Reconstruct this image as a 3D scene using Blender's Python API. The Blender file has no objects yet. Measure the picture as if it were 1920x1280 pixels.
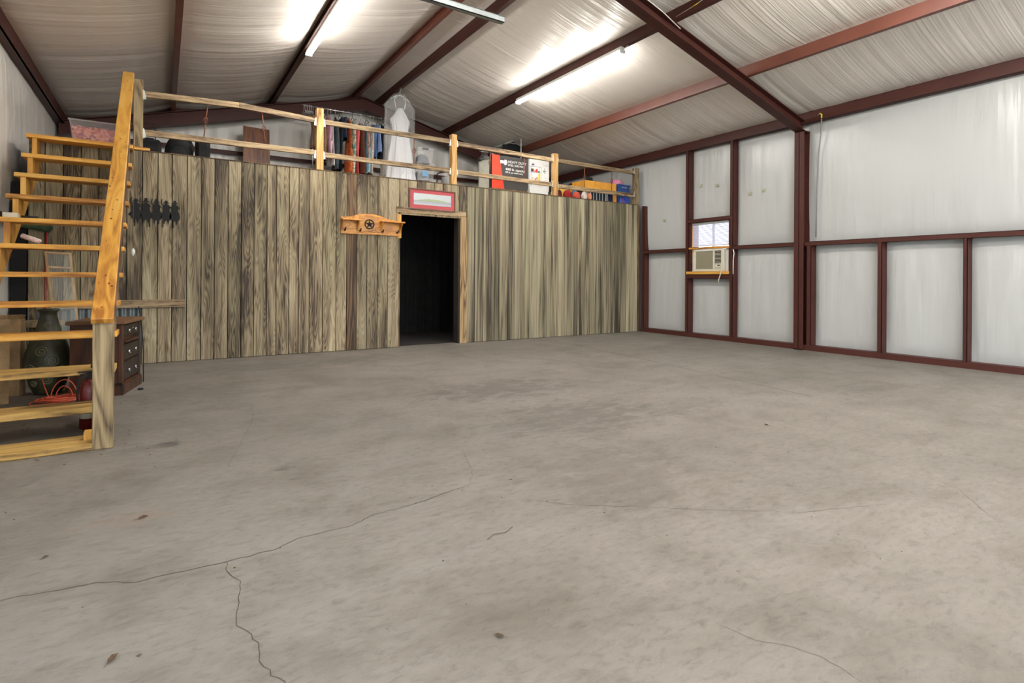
import bpy, bmesh, math, random
from mathutils import Vector, Matrix, noise
random.seed(7)
C = bpy.context.scene
COL = C.collection
PI = math.pi
# ------------------------------------------------------------------ camera
YAW, ROLL = 0.570398, 0.0061
cam = bpy.data.cameras.new('camera'); camo = bpy.data.objects.new('camera', cam); COL.objects.link(camo)
camo.matrix_world = Matrix.Translation((0, 0, 1.0)) @ Matrix.Rotation(-YAW, 4, 'Z') @ Matrix.Rotation(PI/2, 4, 'X') @ Matrix.Rotation(ROLL, 4, 'Z')
cam.sensor_width = 36; cam.lens = 1020.86/1920*36; cam.shift_y = -117.45/1920; cam.clip_start = 0.05; cam.clip_end = 300
C.camera = camo
# ------------------------------------------------------------------ world: bright overcast sky coming in through the open doors
w = bpy.data.worlds.new('sky'); C.world = w; w.use_nodes = True
wn = w.node_tree.nodes; wl = w.node_tree.links
bg = wn['Background']; bg.inputs['Color'].default_value = (0.80, 0.90, 1.0, 1); bg.inputs['Strength'].default_value = 5.0
# ------------------------------------------------------------------ exposure
C.view_settings.view_transform = 'Standard'; C.view_settings.look = 'None'
C.view_settings.gamma = 1.0; C.view_settings.use_curve_mapping = False
C.view_settings.exposure = 0.40
C.cycles.max_bounces = 10; C.cycles.diffuse_bounces = 6
TUBE_POWER = 34.0; BULB_POWER = 26.0       # one strip lamp
# daylight portals: left overhead door and unseen front door, enlarged for more daylight
def portal(name, loc, rot, sx, sy):
    l = bpy.data.lights.new(name, 'AREA'); l.shape = 'RECTANGLE'; l.size = sx; l.size_y = sy
    l.cycles.is_portal = True
    o = bpy.data.objects.new(name, l); COL.objects.link(o); o.location = loc; o.rotation_euler = rot
portal('door_daylight', (-1.42, 1.0, 1.35), (0, -PI/2, 0), 2.7, 1.6)
portal('front_daylight', (3.25, -4.02, 1.6), (PI/2, 0, 0), 7.9, 3.2)

# ------------------------------------------------------------------ material helpers
def lin(c):
    return tuple((v/12.92 if v <= 0.04045 else ((v+0.055)/1.055)**2.4) for v in c)
def rgb(r, g, b): return (*lin((r/255, g/255, b/255)), 1)
def newmat(name):
    m = bpy.data.materials.new(name); m.use_nodes = True
    return m, m.node_tree.nodes, m.node_tree.links, m.node_tree.nodes['Principled BSDF']
def node(ns, t, **kw):
    n = ns.new(t)
    for k, v in kw.items():
        if k.startswith('i_'): n.inputs[k[2:].replace('_', ' ')].default_value = v
        else: setattr(n, k, v)
    return n
def ramp(ns, ls, src, stops):
    r = ns.new('ShaderNodeValToRGB'); e = r.color_ramp.elements
    while len(e) < len(stops): e.new(0.5)
    for el, (p, c) in zip(e, stops):
        el.position = p; el.color = c
    ls.new(src, r.inputs[0]); return r
def mixc(ns, ls, fac, a, b, mode='MIX'):
    m = ns.new('ShaderNodeMix'); m.data_type = 'RGBA'; m.blend_type = mode
    for s, v in ((0, fac), (6, a), (7, b)):
        if hasattr(v, 'is_output'): ls.new(v, m.inputs[s])
        else: m.inputs[s].default_value = v
    return m.outputs[2]
def math_(ns, ls, op, a, b=0.0):
    m = ns.new('ShaderNodeMath'); m.operation = op
    for i, v in enumerate((a, b)):
        if hasattr(v, 'is_output'): ls.new(v, m.inputs[i])
        else: m.inputs[i].default_value = v
    return m.outputs[0]
def coords(ns, ls, scale, rnd=True, rot=(0, 0, 0)):
    tc = ns.new('ShaderNodeTexCoord'); mp = ns.new('ShaderNodeMapping')
    mp.inputs['Scale'].default_value = scale; mp.inputs['Rotation'].default_value = rot
    if rnd:
        oi = ns.new('ShaderNodeObjectInfo')
        mul = ns.new('ShaderNodeVectorMath'); mul.operation = 'MULTIPLY_ADD'
        ls.new(oi.outputs['Random'], mul.inputs[0]); mul.inputs[1].default_value = (37.0, 53.0, 19.0)
        ls.new(tc.outputs['Object'], mul.inputs[2]); ls.new(mul.outputs[0], mp.inputs[0])
    else: ls.new(tc.outputs['Object'], mp.inputs[0])
    return mp.outputs[0]
def noise_(ns, ls, vec, scale, detail=3, rough=0.5, dist=0.0):
    n = ns.new('ShaderNodeTexNoise'); n.inputs['Scale'].default_value = scale
    n.inputs['Detail'].default_value = detail; n.inputs['Roughness'].default_value = rough; n.inputs['Distortion'].default_value = dist
    ls.new(vec, n.inputs['Vector']); return n.outputs['Fac']
def bump_(ns, ls, h, b, strength=0.3, dist=0.01):
    n = ns.new('ShaderNodeBump'); n.inputs['Strength'].default_value = strength; n.inputs['Distance'].default_value = dist
    ls.new(h, n.inputs['Height']); ls.new(n.outputs[0], b.inputs['Normal'])
def simple(name, c, rough=0.6, metal=0.0, var=0.12, nscale=8, bump=0.0, **kw):
    m, ns, ls, b = newmat(name)
    v = coords(ns, ls, (1, 1, 1)); n = noise_(ns, ls, v, nscale, 4, 0.6)
    dk = tuple(x*(1-var*1.5) for x in c[:3])+(1,); lt = tuple(min(1, x*(1+var)) for x in c[:3])+(1,)
    r = ramp(ns, ls, n, [(0.3, dk), (0.7, lt)]); ls.new(r.outputs[0], b.inputs['Base Color'])
    b.inputs['Roughness'].default_value = rough; b.inputs['Metallic'].default_value = metal
    if bump: bump_(ns, ls, n, b, bump, 0.01)
    for k, x in kw.items(): b.inputs[k.replace('_', ' ')].default_value = x
    return m
def woodmat(name, dark, mid, light, stretch=(7, 7, 0.75), lines=13, fibre=0.5, tint=None, rough=0.75, linew=0.55, rot=(0, 0, 0), knots=True):
    """grain = contour lines of a stretched noise, plus fibres, plus slow tone shifts"""
    m, ns, ls, b = newmat(name)
    v = coords(ns, ls, stretch, True, rot)
    n = noise_(ns, ls, v, 1.0, 1.5, 0.45, 0.35)
    s = math_(ns, ls, 'MULTIPLY', n, lines); s = math_(ns, ls, 'PINGPONG', s, 0.5); s = math_(ns, ls, 'MULTIPLY', s, 2)
    v2 = coords(ns, ls, tuple(x*k for x, k in zip(stretch, (14, 14, 3.2))), True, rot)
    f = noise_(ns, ls, v2, 1.0, 3, 0.7)
    v3 = coords(ns, ls, tuple(x*0.5 for x in stretch), True, rot)
    g = noise_(ns, ls, v3, 1.0, 3, 0.6, 0.6)
    a = math_(ns, ls, 'MULTIPLY', s, linew)
    a = math_(ns, ls, 'ADD', a, math_(ns, ls, 'MULTIPLY', math_(ns, ls, 'SUBTRACT', f, 0.5), fibre*2))
    a = math_(ns, ls, 'ADD', a, math_(ns, ls, 'MULTIPLY', math_(ns, ls, 'SUBTRACT', g, 0.42), 1.9))
    r = ramp(ns, ls, a, [(0.0, dark), (0.33, mid), (0.75, light)])
    col = r.outputs[0]
    oi = ns.new('ShaderNodeObjectInfo')
    hs = ns.new('ShaderNodeHueSaturation'); ls.new(col, hs.inputs['Color'])
    ls.new(math_(ns, ls, 'MULTIPLY_ADD' if False else 'ADD', math_(ns, ls, 'MULTIPLY', oi.outputs['Random'], 0.36), 0.80), hs.inputs['Value'])
    hs.inputs['Saturation'].default_value = 1.0
    col = hs.outputs[0]
    if tint:
        t = noise_(ns, ls, coords(ns, ls, (1.2, 1.2, 0.5), True), 1.0, 2, 0.5)
        tr = ramp(ns, ls, t, [(0.42, (0, 0, 0, 1)), (0.66, (1, 1, 1, 1))])
        col = mixc(ns, ls, math_(ns, ls, 'MULTIPLY', tr.outputs[0], 0.55), col, tint, 'MULTIPLY')
    if knots:
        vo = ns.new('ShaderNodeTexVoronoi'); vo.inputs['Scale'].default_value = 1.0
        ls.new(coords(ns, ls, tuple(x*0.9 for x in stretch), True, rot), vo.inputs['Vector'])
        kr = ramp(ns, ls, vo.outputs['Distance'], [(0.045, (1, 1, 1, 1)), (0.10, (0, 0, 0, 1))])
        col = mixc(ns, ls, math_(ns, ls, 'MULTIPLY', kr.outputs[0], 0.7), col, dark)
    ls.new(col, b.inputs['Base Color']); b.inputs['Roughness'].default_value = rough
    bump_(ns, ls, a, b, 0.25, 0.004)
    return m

M = {}
M['plank'] = woodmat('weathered_plank', rgb(58, 45, 32), rgb(134, 118, 91), rgb(174, 160, 131), (8.5, 8.5, 0.8), 20, 0.48, rgb(206, 218, 208), linew=0.28)
M['plank_straight'] = woodmat('straight_grain_plank', rgb(54, 45, 34), rgb(126, 115, 91), rgb(162, 152, 125), (13, 13, 0.35), 5, 0.62, rgb(206, 216, 204), linew=0.35, knots=False)
M['plank_dim'] = woodmat('grey_brown_plank', rgb(52, 40, 27), rgb(104, 88, 64), rgb(138, 122, 92), (6, 6, 0.8), 12, 0.4)
M['plank_brown'] = woodmat('brown_plank', rgb(46, 32, 20), rgb(88, 66, 44), rgb(118, 94, 66), (9, 9, 0.5), 9, 0.5)
M['greywood'] = woodmat('weathered_lumber', rgb(60, 46, 30), rgb(122, 104, 74), rgb(154, 135, 100), (9, 9, 1.2), 9, 0.35, knots=False)
M['railwood'] = woodmat('rail_lumber', rgb(70, 54, 38), rgb(126, 104, 76), rgb(162, 140, 106), (1.0, 14, 14), 6, 0.45, knots=False)
def pine(name, st): return woodmat(name, rgb(156, 98, 34), rgb(208, 152, 60), rgb(222, 174, 86), st, 7, 0.2, rough=0.5, linew=0.30)
M['pine_x'] = pine('yellow_pine_tread', (0.9, 11, 11)); M['pine_y'] = pine('yellow_pine_handrail', (8, 0.9, 2.0)); M['pine_z'] = pine('yellow_pine_post', (9, 9, 1.0))
M['post_pine'] = woodmat('dull_pine_post', rgb(104, 72, 36), rgb(176, 134, 76), rgb(200, 160, 104), (9, 9, 1.0), 7, .25)
M['treadgrey'] = woodmat('worn_tread', rgb(90, 66, 32), rgb(160, 124, 62), rgb(190, 154, 86), (0.9, 11, 11), 6, 0.35, rough=0.6)
M['shelfpine'] = woodmat('shelf_pine', rgb(126, 74, 24), rgb(180, 118, 40), rgb(198, 138, 56), (3, 10, 10), 7, 0.3, rough=0.45)
M['mahog'] = woodmat('dresser_wood', rgb(20, 10, 5), rgb(50, 26, 13), rgb(74, 42, 22), (8, 8, 1.2), 6, 0.4, rough=0.4, knots=False)
M['mahog_top'] = simple('dresser_top', rgb(110, 76, 50), 0.35, var=0.1)
M['panelwood'] = woodmat('brown_laminate', rgb(50, 24, 8), rgb(94, 50, 18), rgb(122, 70, 30), (8, 8, 0.8), 6, 0.4, rough=0.4, knots=False)
M['darkwood'] = simple('black_drawer_wood', rgb(26, 17, 13), 0.3, var=0.3)
M['brownpost'] = woodmat('brown_baluster', rgb(44, 30, 18), rgb(88, 66, 44), rgb(124, 98, 68), (10, 10, 1.0), 6, 0.4, knots=False)
M['steel'] = simple('red_oxide_steel', rgb(70, 37, 31), 0.5, 0.0, var=0.10, nscale=2.5, Specular_IOR_Level=0.25)
M['steel_or'] = simple('orange_oxide_purlin', rgb(104, 58, 44), 0.42, 0.0, var=0.12, nscale=2.5)
M['galv'] = simple('galvanised_steel', rgb(176, 184, 184), 0.32, 0.85, var=0.08, nscale=14)
M['hanger_steel'] = simple('bright_joist_hanger', rgb(205, 208, 200), 0.4, 0.5, var=0.05)
M['corr'] = simple('dull_corrugated_zinc', rgb(112, 118, 118), 0.5, 0.5, var=0.3, nscale=6)
M['darkcurtain'] = simple('black_fabric', rgb(26, 24, 22), 0.95, var=0.3)
M['innerwall'] = simple('dark_inner_jamb', rgb(40, 30, 22), 0.9, var=0.2)
M['white'] = simple('white_enamel', rgb(206, 206, 202), 0.45, var=0.03)
M['offwhite'] = simple('offwhite_plastic', rgb(198, 192, 172), 0.5, var=0.04)
M['acgrille'] = simple('beige_grille', rgb(150, 143, 120), 0.6, var=0.06)
M['black'] = simple('black_cloth', rgb(13, 14, 16), 0.85, var=0.3)
M['blackmetal'] = simple('black_iron', rgb(10, 10, 10), 0.8, 0.0, var=0.1)
M['copper'] = simple('copper_brown_iron', rgb(128, 78, 58), 0.4, 0.5, var=0.15)
M['chrome'] = simple('chrome_tube', rgb(205, 205, 208), 0.2, 0.9, var=0.03)
M['dark'] = simple('dark_recess', rgb(30, 24, 20), 0.9, var=0.2)
def cloth(name, c, var=0.15, scale=14): return simple(name, c, 0.85, var=var, nscale=scale)

# vinyl faced insulation: creases as fine relief; shine comes from the lamps
def vinyl(name, col, st, st2, rough=0.42, s1=0.35, s2=0.5):
    m, ns, ls, b = newmat(name)
    a = noise_(ns, ls, coords(ns, ls, st, True), 1.0, 3, 0.55, 0.25)
    c = noise_(ns, ls, coords(ns, ls, st2, True), 1.0, 2, 0.5, 0.3)
    tone = noise_(ns, ls, coords(ns, ls, (0.6, 0.6, 0.6), False), 1.0, 2, 0.5)
    r = ramp(ns, ls, tone, [(0.3, tuple(x*0.93 for x in col[:3])+(1,)), (0.7, col)])
    ls.new(r.outputs[0], b.inputs['Base Color']); b.inputs['Roughness'].default_value = rough
    b.inputs['Specular IOR Level'].default_value = 0.6
    h = math_(ns, ls, 'ADD', math_(ns, ls, 'MULTIPLY', a, s1), math_(ns, ls, 'MULTIPLY', c, s2))
    bump_(ns, ls, h, b, 0.42, 0.03)
    return m
M['vinyl_roof'] = vinyl('roof_insulation_vinyl', rgb(226, 219, 210), (0.35, 34, 0.35), (0.22, 8, 0.22), 0.34, .8, .85)
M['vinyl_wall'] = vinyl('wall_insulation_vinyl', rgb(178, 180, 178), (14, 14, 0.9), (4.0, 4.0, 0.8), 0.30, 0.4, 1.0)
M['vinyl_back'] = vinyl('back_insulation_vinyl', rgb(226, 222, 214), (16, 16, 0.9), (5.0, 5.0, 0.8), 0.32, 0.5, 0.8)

# concrete
def concrete():
    m, ns, ls, b = newmat('brushed_concrete')
    v = coords(ns, ls, (1, 1, 1), False)
    big = noise_(ns, ls, v, 0.55, 4, 0.6, 0.6)
    med = noise_(ns, ls, v, 2.6, 6, 0.65, 0.4)
    st = noise_(ns, ls, coords(ns, ls, (1.2, 5.5, 1), False, (0, 0, 0.5)), 1.3, 5, 0.65, 0.5)
    fine = noise_(ns, ls, coords(ns, ls, (1, 2.2, 1), False, (0, 0, .6)), 17, 7, 0.72, .6)
    grit = noise_(ns, ls, v, 260, 2, 0.6)
    base = ramp(ns, ls, big, [(0.3, rgb(101, 97, 90)), (0.5, rgb(110, 105, 98)), (0.72, rgb(117, 113, 107))]).outputs[0]
    md = ramp(ns, ls, med, [(0.32, (0.80, 0.785, 0.76, 1)), (0.5, (1, 1, 1, 1)), (0.72, (1.10, 1.10, 1.10, 1))]).outputs[0]
    c = mixc(ns, ls, 1.0, base, md, 'MULTIPLY')
    sr = ramp(ns, ls, st, [(0.28, (0.84, 0.82, 0.79, 1)), (0.5, (1, 1, 1, 1)), (0.75, (1.05, 1.05, 1.05, 1))]).outputs[0]
    c = mixc(ns, ls, 0.8, c, sr, 'MULTIPLY')
    fr = ramp(ns, ls, fine, [(0.30, (0.70, 0.68, 0.66, 1)), (0.48, (1, 1, 1, 1)), (0.72, (1.16, 1.16, 1.15, 1))]).outputs[0]
    c = mixc(ns, ls, 0.9, c, fr, 'MULTIPLY')
    gr = ramp(ns, ls, grit, [(0.2, (0.84, 0.83, 0.82, 1)), (0.5, (1, 1, 1, 1)), (0.8, (1.1, 1.1, 1.1, 1))]).outputs[0]
    c = mixc(ns, ls, 0.6, c, gr, 'MULTIPLY')
    sm_ = noise_(ns, ls, coords(ns, ls, (1, 1.9, 1), False, (0, 0, .6)), 5.5, 6, .7, .5)
    # worn, dirtier oval patches in the slab, each at its own place
    tc = ns.new('ShaderNodeTexCoord'); sx = ns.new('ShaderNodeSeparateXYZ'); ls.new(tc.outputs['Object'], sx.inputs[0])
    X, Y = sx.outputs[0], sx.outputs[1]
    for (cx, cy, rx, ry, k, tcol) in [(2.55, 3.1, .75, .5, .40, rgb(78, 72, 66)), (2.6, 4.2, .8, .45, .42, rgb(80, 73, 67)), (2.0, 2.05, .55, .5, .28, rgb(82, 75, 67)),
                                (0.534, 3.045, .07, .045, .8, rgb(58, 56, 53)), (0.045, 3.842, .09, .06, .7, rgb(70, 67, 63)), (0.9, 1.4, .55, .4, .12, rgb(88, 80, 71)),
                                (-.12, 2.75, .16, .12, .22, rgb(122, 96, 78)), (3.45, 2.9, .5, .25, .22, rgb(80, 75, 68)), (1.3, 6.6, 1.2, .35, .25, rgb(78, 76, 72)), (.2, 5.4, .5, .5, .25, rgb(78, 76, 72))]:
        dx = math_(ns, ls, 'DIVIDE', math_(ns, ls, 'SUBTRACT', X, cx), rx); dy = math_(ns, ls, 'DIVIDE', math_(ns, ls, 'SUBTRACT', Y, cy), ry)
        d = math_(ns, ls, 'ADD', math_(ns, ls, 'MULTIPLY', dx, dx), math_(ns, ls, 'MULTIPLY', dy, dy))
        d = math_(ns, ls, 'ADD', d, math_(ns, ls, 'MULTIPLY', math_(ns, ls, 'SUBTRACT', sm_, 0.5), 6.0))
        k = min(.95, k*1.55); r = ramp(ns, ls, d, [(0.0, (k, k, k, 1)), (1.0, (0, 0, 0, 1))])
        c = mixc(ns, ls, r.outputs[0], c, tcol)
    ls.new(c, b.inputs['Base Color']); b.inputs['Roughness'].default_value = 0.62
    b.inputs['Specular IOR Level'].default_value = 0.35
    h = math_(ns, ls, 'ADD', math_(ns, ls, 'MULTIPLY', fine, 0.6), math_(ns, ls, 'MULTIPLY', grit, 0.3))
    bump_(ns, ls, h, b, 0.25, 0.004)
    return m
M['concrete'] = concrete()
def glass(name, col=(0.95, 0.97, 1, 1), alpha=0.25, rough=0.05):
    m, ns, ls, b = newmat(name)
    b.inputs['Base Color'].default_value = col; b.inputs['Alpha'].default_value = alpha; b.inputs['Roughness'].default_value = rough
    b.inputs['Specular IOR Level'].default_value = 0.8
    return m
def emit(name, col, s):
    m, ns, ls, b = newmat(name)
    b.inputs['Base Color'].default_value = (1, 1, 1, 1); b.inputs['Emission Color'].default_value = col; b.inputs['Emission Strength'].default_value = s
    return m
M['tube'] = emit('lit_tube', (1.0, 0.95, 0.90, 1), 22.0)

# ------------------------------------------------------------------ geometry helpers
def wloc(o):
    v = Vector((0, 0, 0))
    while o is not None: v += o.location; o = o.parent
    return v
class MB:
    def __init__(s): s.v = []; s.f = []
    def add(s, vs, fs):
        n = len(s.v); s.v += [tuple(x) for x in vs]; s.f += [tuple(i+n for i in f) for f in fs]; return s
    def box(s, x0, x1, y0, y1, z0, z1):
        return s.add([(x0, y0, z0), (x1, y0, z0), (x1, y1, z0), (x0, y1, z0), (x0, y0, z1), (x1, y0, z1), (x1, y1, z1), (x0, y1, z1)],
                     [(0, 3, 2, 1), (4, 5, 6, 7), (0, 1, 5, 4), (1, 2, 6, 5), (2, 3, 7, 6), (3, 0, 4, 7)])
    def beam(s, a, b, w, h, up=(0, 0, 1), n0=None, n1=None):
        a = Vector(a); b = Vector(b); d = (b-a).normalized(); u = Vector(up); sd = d.cross(u).normalized(); u = sd.cross(d).normalized()
        vs = []
        for p in (a, b):
            for i, j in ((-1, -1), (1, -1), (1, 1), (-1, 1)): vs.append(p+sd*i*w/2+u*j*h/2)
        return s.add(vs, [(0, 1, 2, 3), (7, 6, 5, 4), (0, 4, 5, 1), (1, 5, 6, 2), (2, 6, 7, 3), (3, 7, 4, 0)])
    def tube(s, pts, r, n=8, caps=True):
        pts = [Vector(p) for p in pts]; rr = r if isinstance(r, (list, tuple)) else [r]*len(pts)
        vs = []; prev = None
        for i, p in enumerate(pts):
            d = (pts[min(i+1, len(pts)-1)]-pts[max(i-1, 0)]).normalized()
            if prev is None:
                t = Vector((0, 0, 1)) if abs(d.z) < 0.9 else Vector((1, 0, 0)); u = d.cross(t).normalized()
            else: u = (prev-d*prev.dot(d)).normalized()
            prev = u; q = d.cross(u)
            for k in range(n):
                a = 2*PI*k/n; vs.append(p+(u*math.cos(a)+q*math.sin(a))*rr[i])
        fs = []
        for i in range(len(pts)-1):
            for k in range(n): fs.append((i*n+k, i*n+(k+1) % n, (i+1)*n+(k+1) % n, (i+1)*n+k))
        if caps: fs.append(tuple(range(n-1, -1, -1))); fs.append(tuple((len(pts)-1)*n+k for k in range(n)))
        return s.add(vs, fs)
    def lathe(s, cx, cy, prof, n=20, sx=1, sy=1):
        vs = []; fs = []
        for r, z in prof:
            for k in range(n):
                a = 2*PI*k/n; vs.append((cx+r*math.cos(a)*sx, cy+r*math.sin(a)*sy, z))
        for i in range(len(prof)-1):
            for k in range(n): fs.append((i*n+k, i*n+(k+1) % n, (i+1)*n+(k+1) % n, (i+1)*n+k))
        fs.append(tuple(range(n-1, -1, -1))); fs.append(tuple((len(prof)-1)*n+k for k in range(n)))
        return s.add(vs, fs)
    def extrude(s, pts, vec):
        n = len(pts); vec = Vector(vec); pts = [Vector(p) for p in pts]
        vs = pts+[p+vec for p in pts]
        fs = [tuple(range(n-1, -1, -1)), tuple(range(n, 2*n))]+[(i, (i+1) % n, n+(i+1) % n, n+i) for i in range(n)]
        return s.add(vs, fs)
    def grid(s, fn, nu, nv, closed=False):
        vs = []; fs = []
        for j in range(nv+1):
            for i in range(nu+(0 if closed else 1)): vs.append(fn(i/nu, j/nv))
        W = nu if closed else nu+1
        for j in range(nv):
            for i in range(nu): fs.append((j*W+i, j*W+(i+1) % W, (j+1)*W+(i+1) % W, (j+1)*W+i))
        return s.add(vs, fs)
    def build(s, name, mat, parent=None, smooth=False, bevel=0.0):
        off = wloc(parent)
        me = bpy.data.meshes.new(name); me.from_pydata([tuple(Vector(v)-off) for v in s.v], [], s.f); me.update()
        bm = bmesh.new(); bm.from_mesh(me)
        if bevel:
            bmesh.ops.bevel(bm, geom=[e for e in bm.edges if len(e.link_faces) == 2 and e.calc_face_angle(0) > 0.6], offset=bevel, segments=1, affect='EDGES')
        bmesh.ops.recalc_face_normals(bm, faces=bm.faces); bm.to_mesh(me); bm.free()
        if smooth:
            for p in me.polygons: p.use_smooth = True
        me.materials.append(M[mat] if isinstance(mat, str) else mat)
        o = bpy.data.objects.new(name, me); COL.objects.link(o)
        if parent is not None: o.parent = parent
        return o
def box(*a): return MB().box(*a)
def tag(o, label=None, cat=None, group=None, kind=None):
    if label: o['label'] = label
    if cat: o['category'] = cat
    if group: o['group'] = group
    if kind: o['kind'] = kind
    return o
def thing(name, label, cat, loc, group=None):
    o = bpy.data.objects.new(name, None); COL.objects.link(o); o.location = loc; o.empty_display_size = 0.1
    return tag(o, label, cat, group)
def struct(o): o['kind'] = 'structure'; return o
def cchannel(mb, a, b, web_off, open_dir, up, w, h, t=0.004, lip=0.018):
    """C section: web plane h high along 'up', flanges w wide along 'open_dir'"""
    a = Vector(a); b = Vector(b); u = Vector(up).normalized(); o = Vector(open_dir).normalized()
    sec = [(0, 0), (w, 0), (w, lip), (w-t, lip), (w-t, t), (t, t), (t, h-t), (w-t, h-t), (w-t, h-lip), (w, h-lip), (w, h), (0, h)]
    pts = [a+o*p+u*q for p, q in sec]
    n = len(pts); vs = pts+[p+(b-a) for p in pts]
    fs = [(i, (i+1) % n, n+(i+1) % n, n+i) for i in range(n)]
    caps = [(0, 1, 4, 5), (1, 2, 3, 4), (0, 5, 6, 11), (6, 7, 10, 11), (7, 8, 9, 10)]
    fs += [tuple(reversed(c)) for c in caps]+[tuple(i+n for i in c) for c in caps]
    return mb.add(vs, fs)
def text(body, size, loc, rot, mat, name, parent, ext=0.001, align='LEFT', sx=1.0):
    cu = bpy.data.curves.new(name, 'FONT'); cu.body = body; cu.size = size; cu.extrude = ext; cu.align_x = align
    t = bpy.data.objects.new('t', cu); COL.objects.link(t)
    bpy.context.view_layer.update()
    me = bpy.data.meshes.new_from_object(t.evaluated_get(bpy.context.evaluated_depsgraph_get()))
    bpy.data.objects.remove(t); bpy.data.curves.remove(cu)
    me.transform(Matrix.Translation(Vector(loc)-wloc(parent)) @ rot @ Matrix.Diagonal((sx, 1, 1, 1)))
    me.materials.clear(); me.materials.append(M[mat])
    o = bpy.data.objects.new(name, me); COL.objects.link(o); o.parent = parent; return o

# ------------------------------------------------------------------ room constants
XL, XR = -1.25, 7.783           # inner faces of the steel posts
WL, WR = -1.40, 7.93            # insulation planes
YF, YB = -4.0, 10.85            # front wall, back wall
YP = 7.526                      # face of the plank partition
RX, RZ, SL = 3.25, 4.47, 0.257  # ridge: x, height of rafter tops, roof slope
LOFT = 2.445
def roof(x): return RZ-SL*abs(x-RX)

# ------------------------------------------------------------------ floor
floor = struct(box(WL-0.1, WR+0.1, YF, YB+.1, -0.15, 0).build('floor', 'concrete'))
M['crack'] = simple('dark_crack', rgb(56, 50, 44), 0.9, var=0.1)
M['joint'] = simple('dull_slab_joint', rgb(72, 68, 62), 0.9, var=0.1)
def crack(pts, w, name='crack', mat='crack', jag=0.012):
    P = []
    for (a, b) in zip(pts[:-1], pts[1:]):
        a = Vector((*a, 0)); b = Vector((*b, 0)); n = max(2, int((b-a).length/0.022))
        for i in range(n):
            t = i/n; p = a.lerp(b, t); d = (b-a).normalized(); s = Vector((-d.y, d.x, 0))
            P.append(p+s*(jag*noise.noise(p*17)*1.0+jag*.7*noise.noise(p*60)))
    P.append(Vector((*pts[-1], 0)))
    vs = []; fs = []
    for i, p in enumerate(P):
        d = (P[min(i+1, len(P)-1)]-P[max(i-1, 0)]).normalized(); s = Vector((-d.y, d.x, 0))
        ww = w*(0.6+0.6*abs(noise.noise(p*9)))*(1 if 0 < i < len(P)-1 else 0.2)
        vs += [p+s*ww/2+Vector((0, 0, .0012)), p-s*ww/2+Vector((0, 0, .0012))]
        if i: fs.append((2*i-2, 2*i-1, 2*i+1, 2*i))
    MB().add(vs, fs).build(name, mat, floor)
crack([(-.85, 2.33), (-.416, 2.254), (-.178, 2.223), (-.061, 2.161), (.043, 2.153), (.193, 2.149), (.341, 2.145), (.445, 2.201), (.649, 2.196), (.754, 2.248), (.98, 2.269), (1.259, 2.335)], .0032)
crack([(1.259, 2.335), (1.371, 2.509), (1.455, 2.765), (1.469, 2.894)], .0018)
crack([(.193, 2.149), (.185, 2.083), (.222, 1.984), (.201, 1.858), (.186, 1.74), (.212, 1.673), (.222, 1.577), (.224, 1.517), (.254, 1.433), (.27, 1.3)], .0026)
crack([(1.366, 1.018), (1.381, .925), (1.482, .772), (1.474, .664)], .0016)
crack([(1.393, 2.048), (1.544, 1.872), (1.773, 1.71), (1.951, 1.567), (2.322, 1.304), (2.732, 1.148)], .0022)
crack([(3.332, 1.299), (3.243, 1.051), (2.933, .814)], .0018)
crack([(5.38, 7.5), (5.25, 6.14), (5.095, 4.93), (4.71, 2.515)], .012, 'slab_joint', 'joint', 0.001)
crack([(.29, 3.2), (.55, 4.25), (.60, 4.75)], .0018)

# ------------------------------------------------------------------ ceiling (two slopes of sagging insulation between purlins)
PURX = [6.447, 5.058, 3.60, 3.114, 1.64, 0.16]   # outer bottom edge of each purlin
PH = 0.14
def ceil_z(x, y):
    xs = sorted([XL-.1]+[p-0.03 for p in PURX]+[XR+.12]); sag = 0
    for a, b in zip(xs[:-1], xs[1:]):
        if a <= x <= b:
            t = (x-a)/(b-a); sag = (4*t*(1-t))**0.7*min(0.075, (b-a)*0.05)
            fold = noise.noise(Vector((x*0.35+a*5, y*5.0, 0)))*0.5+noise.noise(Vector((x*0.5+a*9, y*14.0, 3)))*0.35
            k = (y % 1.22)/1.22; seam = math.exp(-((k-0.5)/0.018)**2)*0.010
            sag += (fold*0.015-seam)*(4*t*(1-t))**0.5*min(1, (b-a))
    return roof(x)+PH+0.006-sag
def cfn(x0, x1):
    return lambda u, v: (x0+(x1-x0)*u, YF+(YB+.1-YF)*v, ceil_z(x0+(x1-x0)*u, YF+(YB+.1-YF)*v))
cm = MB().grid(cfn(WL-.02, RX), 60, 420); cm.grid(cfn(RX, WR+.02), 60, 420)
ceiling = struct(cm.build('ceiling', 'vinyl_roof', None, True))
rf = MB(); zz = PH+.12
rf.extrude([(WL-.1, YF, roof(WL)+zz), (RX, YF, RZ+zz), (WR+.1, YF, roof(WR)+zz), (WR+.1, YF, roof(WR)+zz+.05), (RX, YF, RZ+zz+.06), (WL-.1, YF, roof(WL)+zz+.05)], (0, YB-YF+.2, 0))
rf.build('roof_sheet', 'galv', ceiling)

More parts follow.
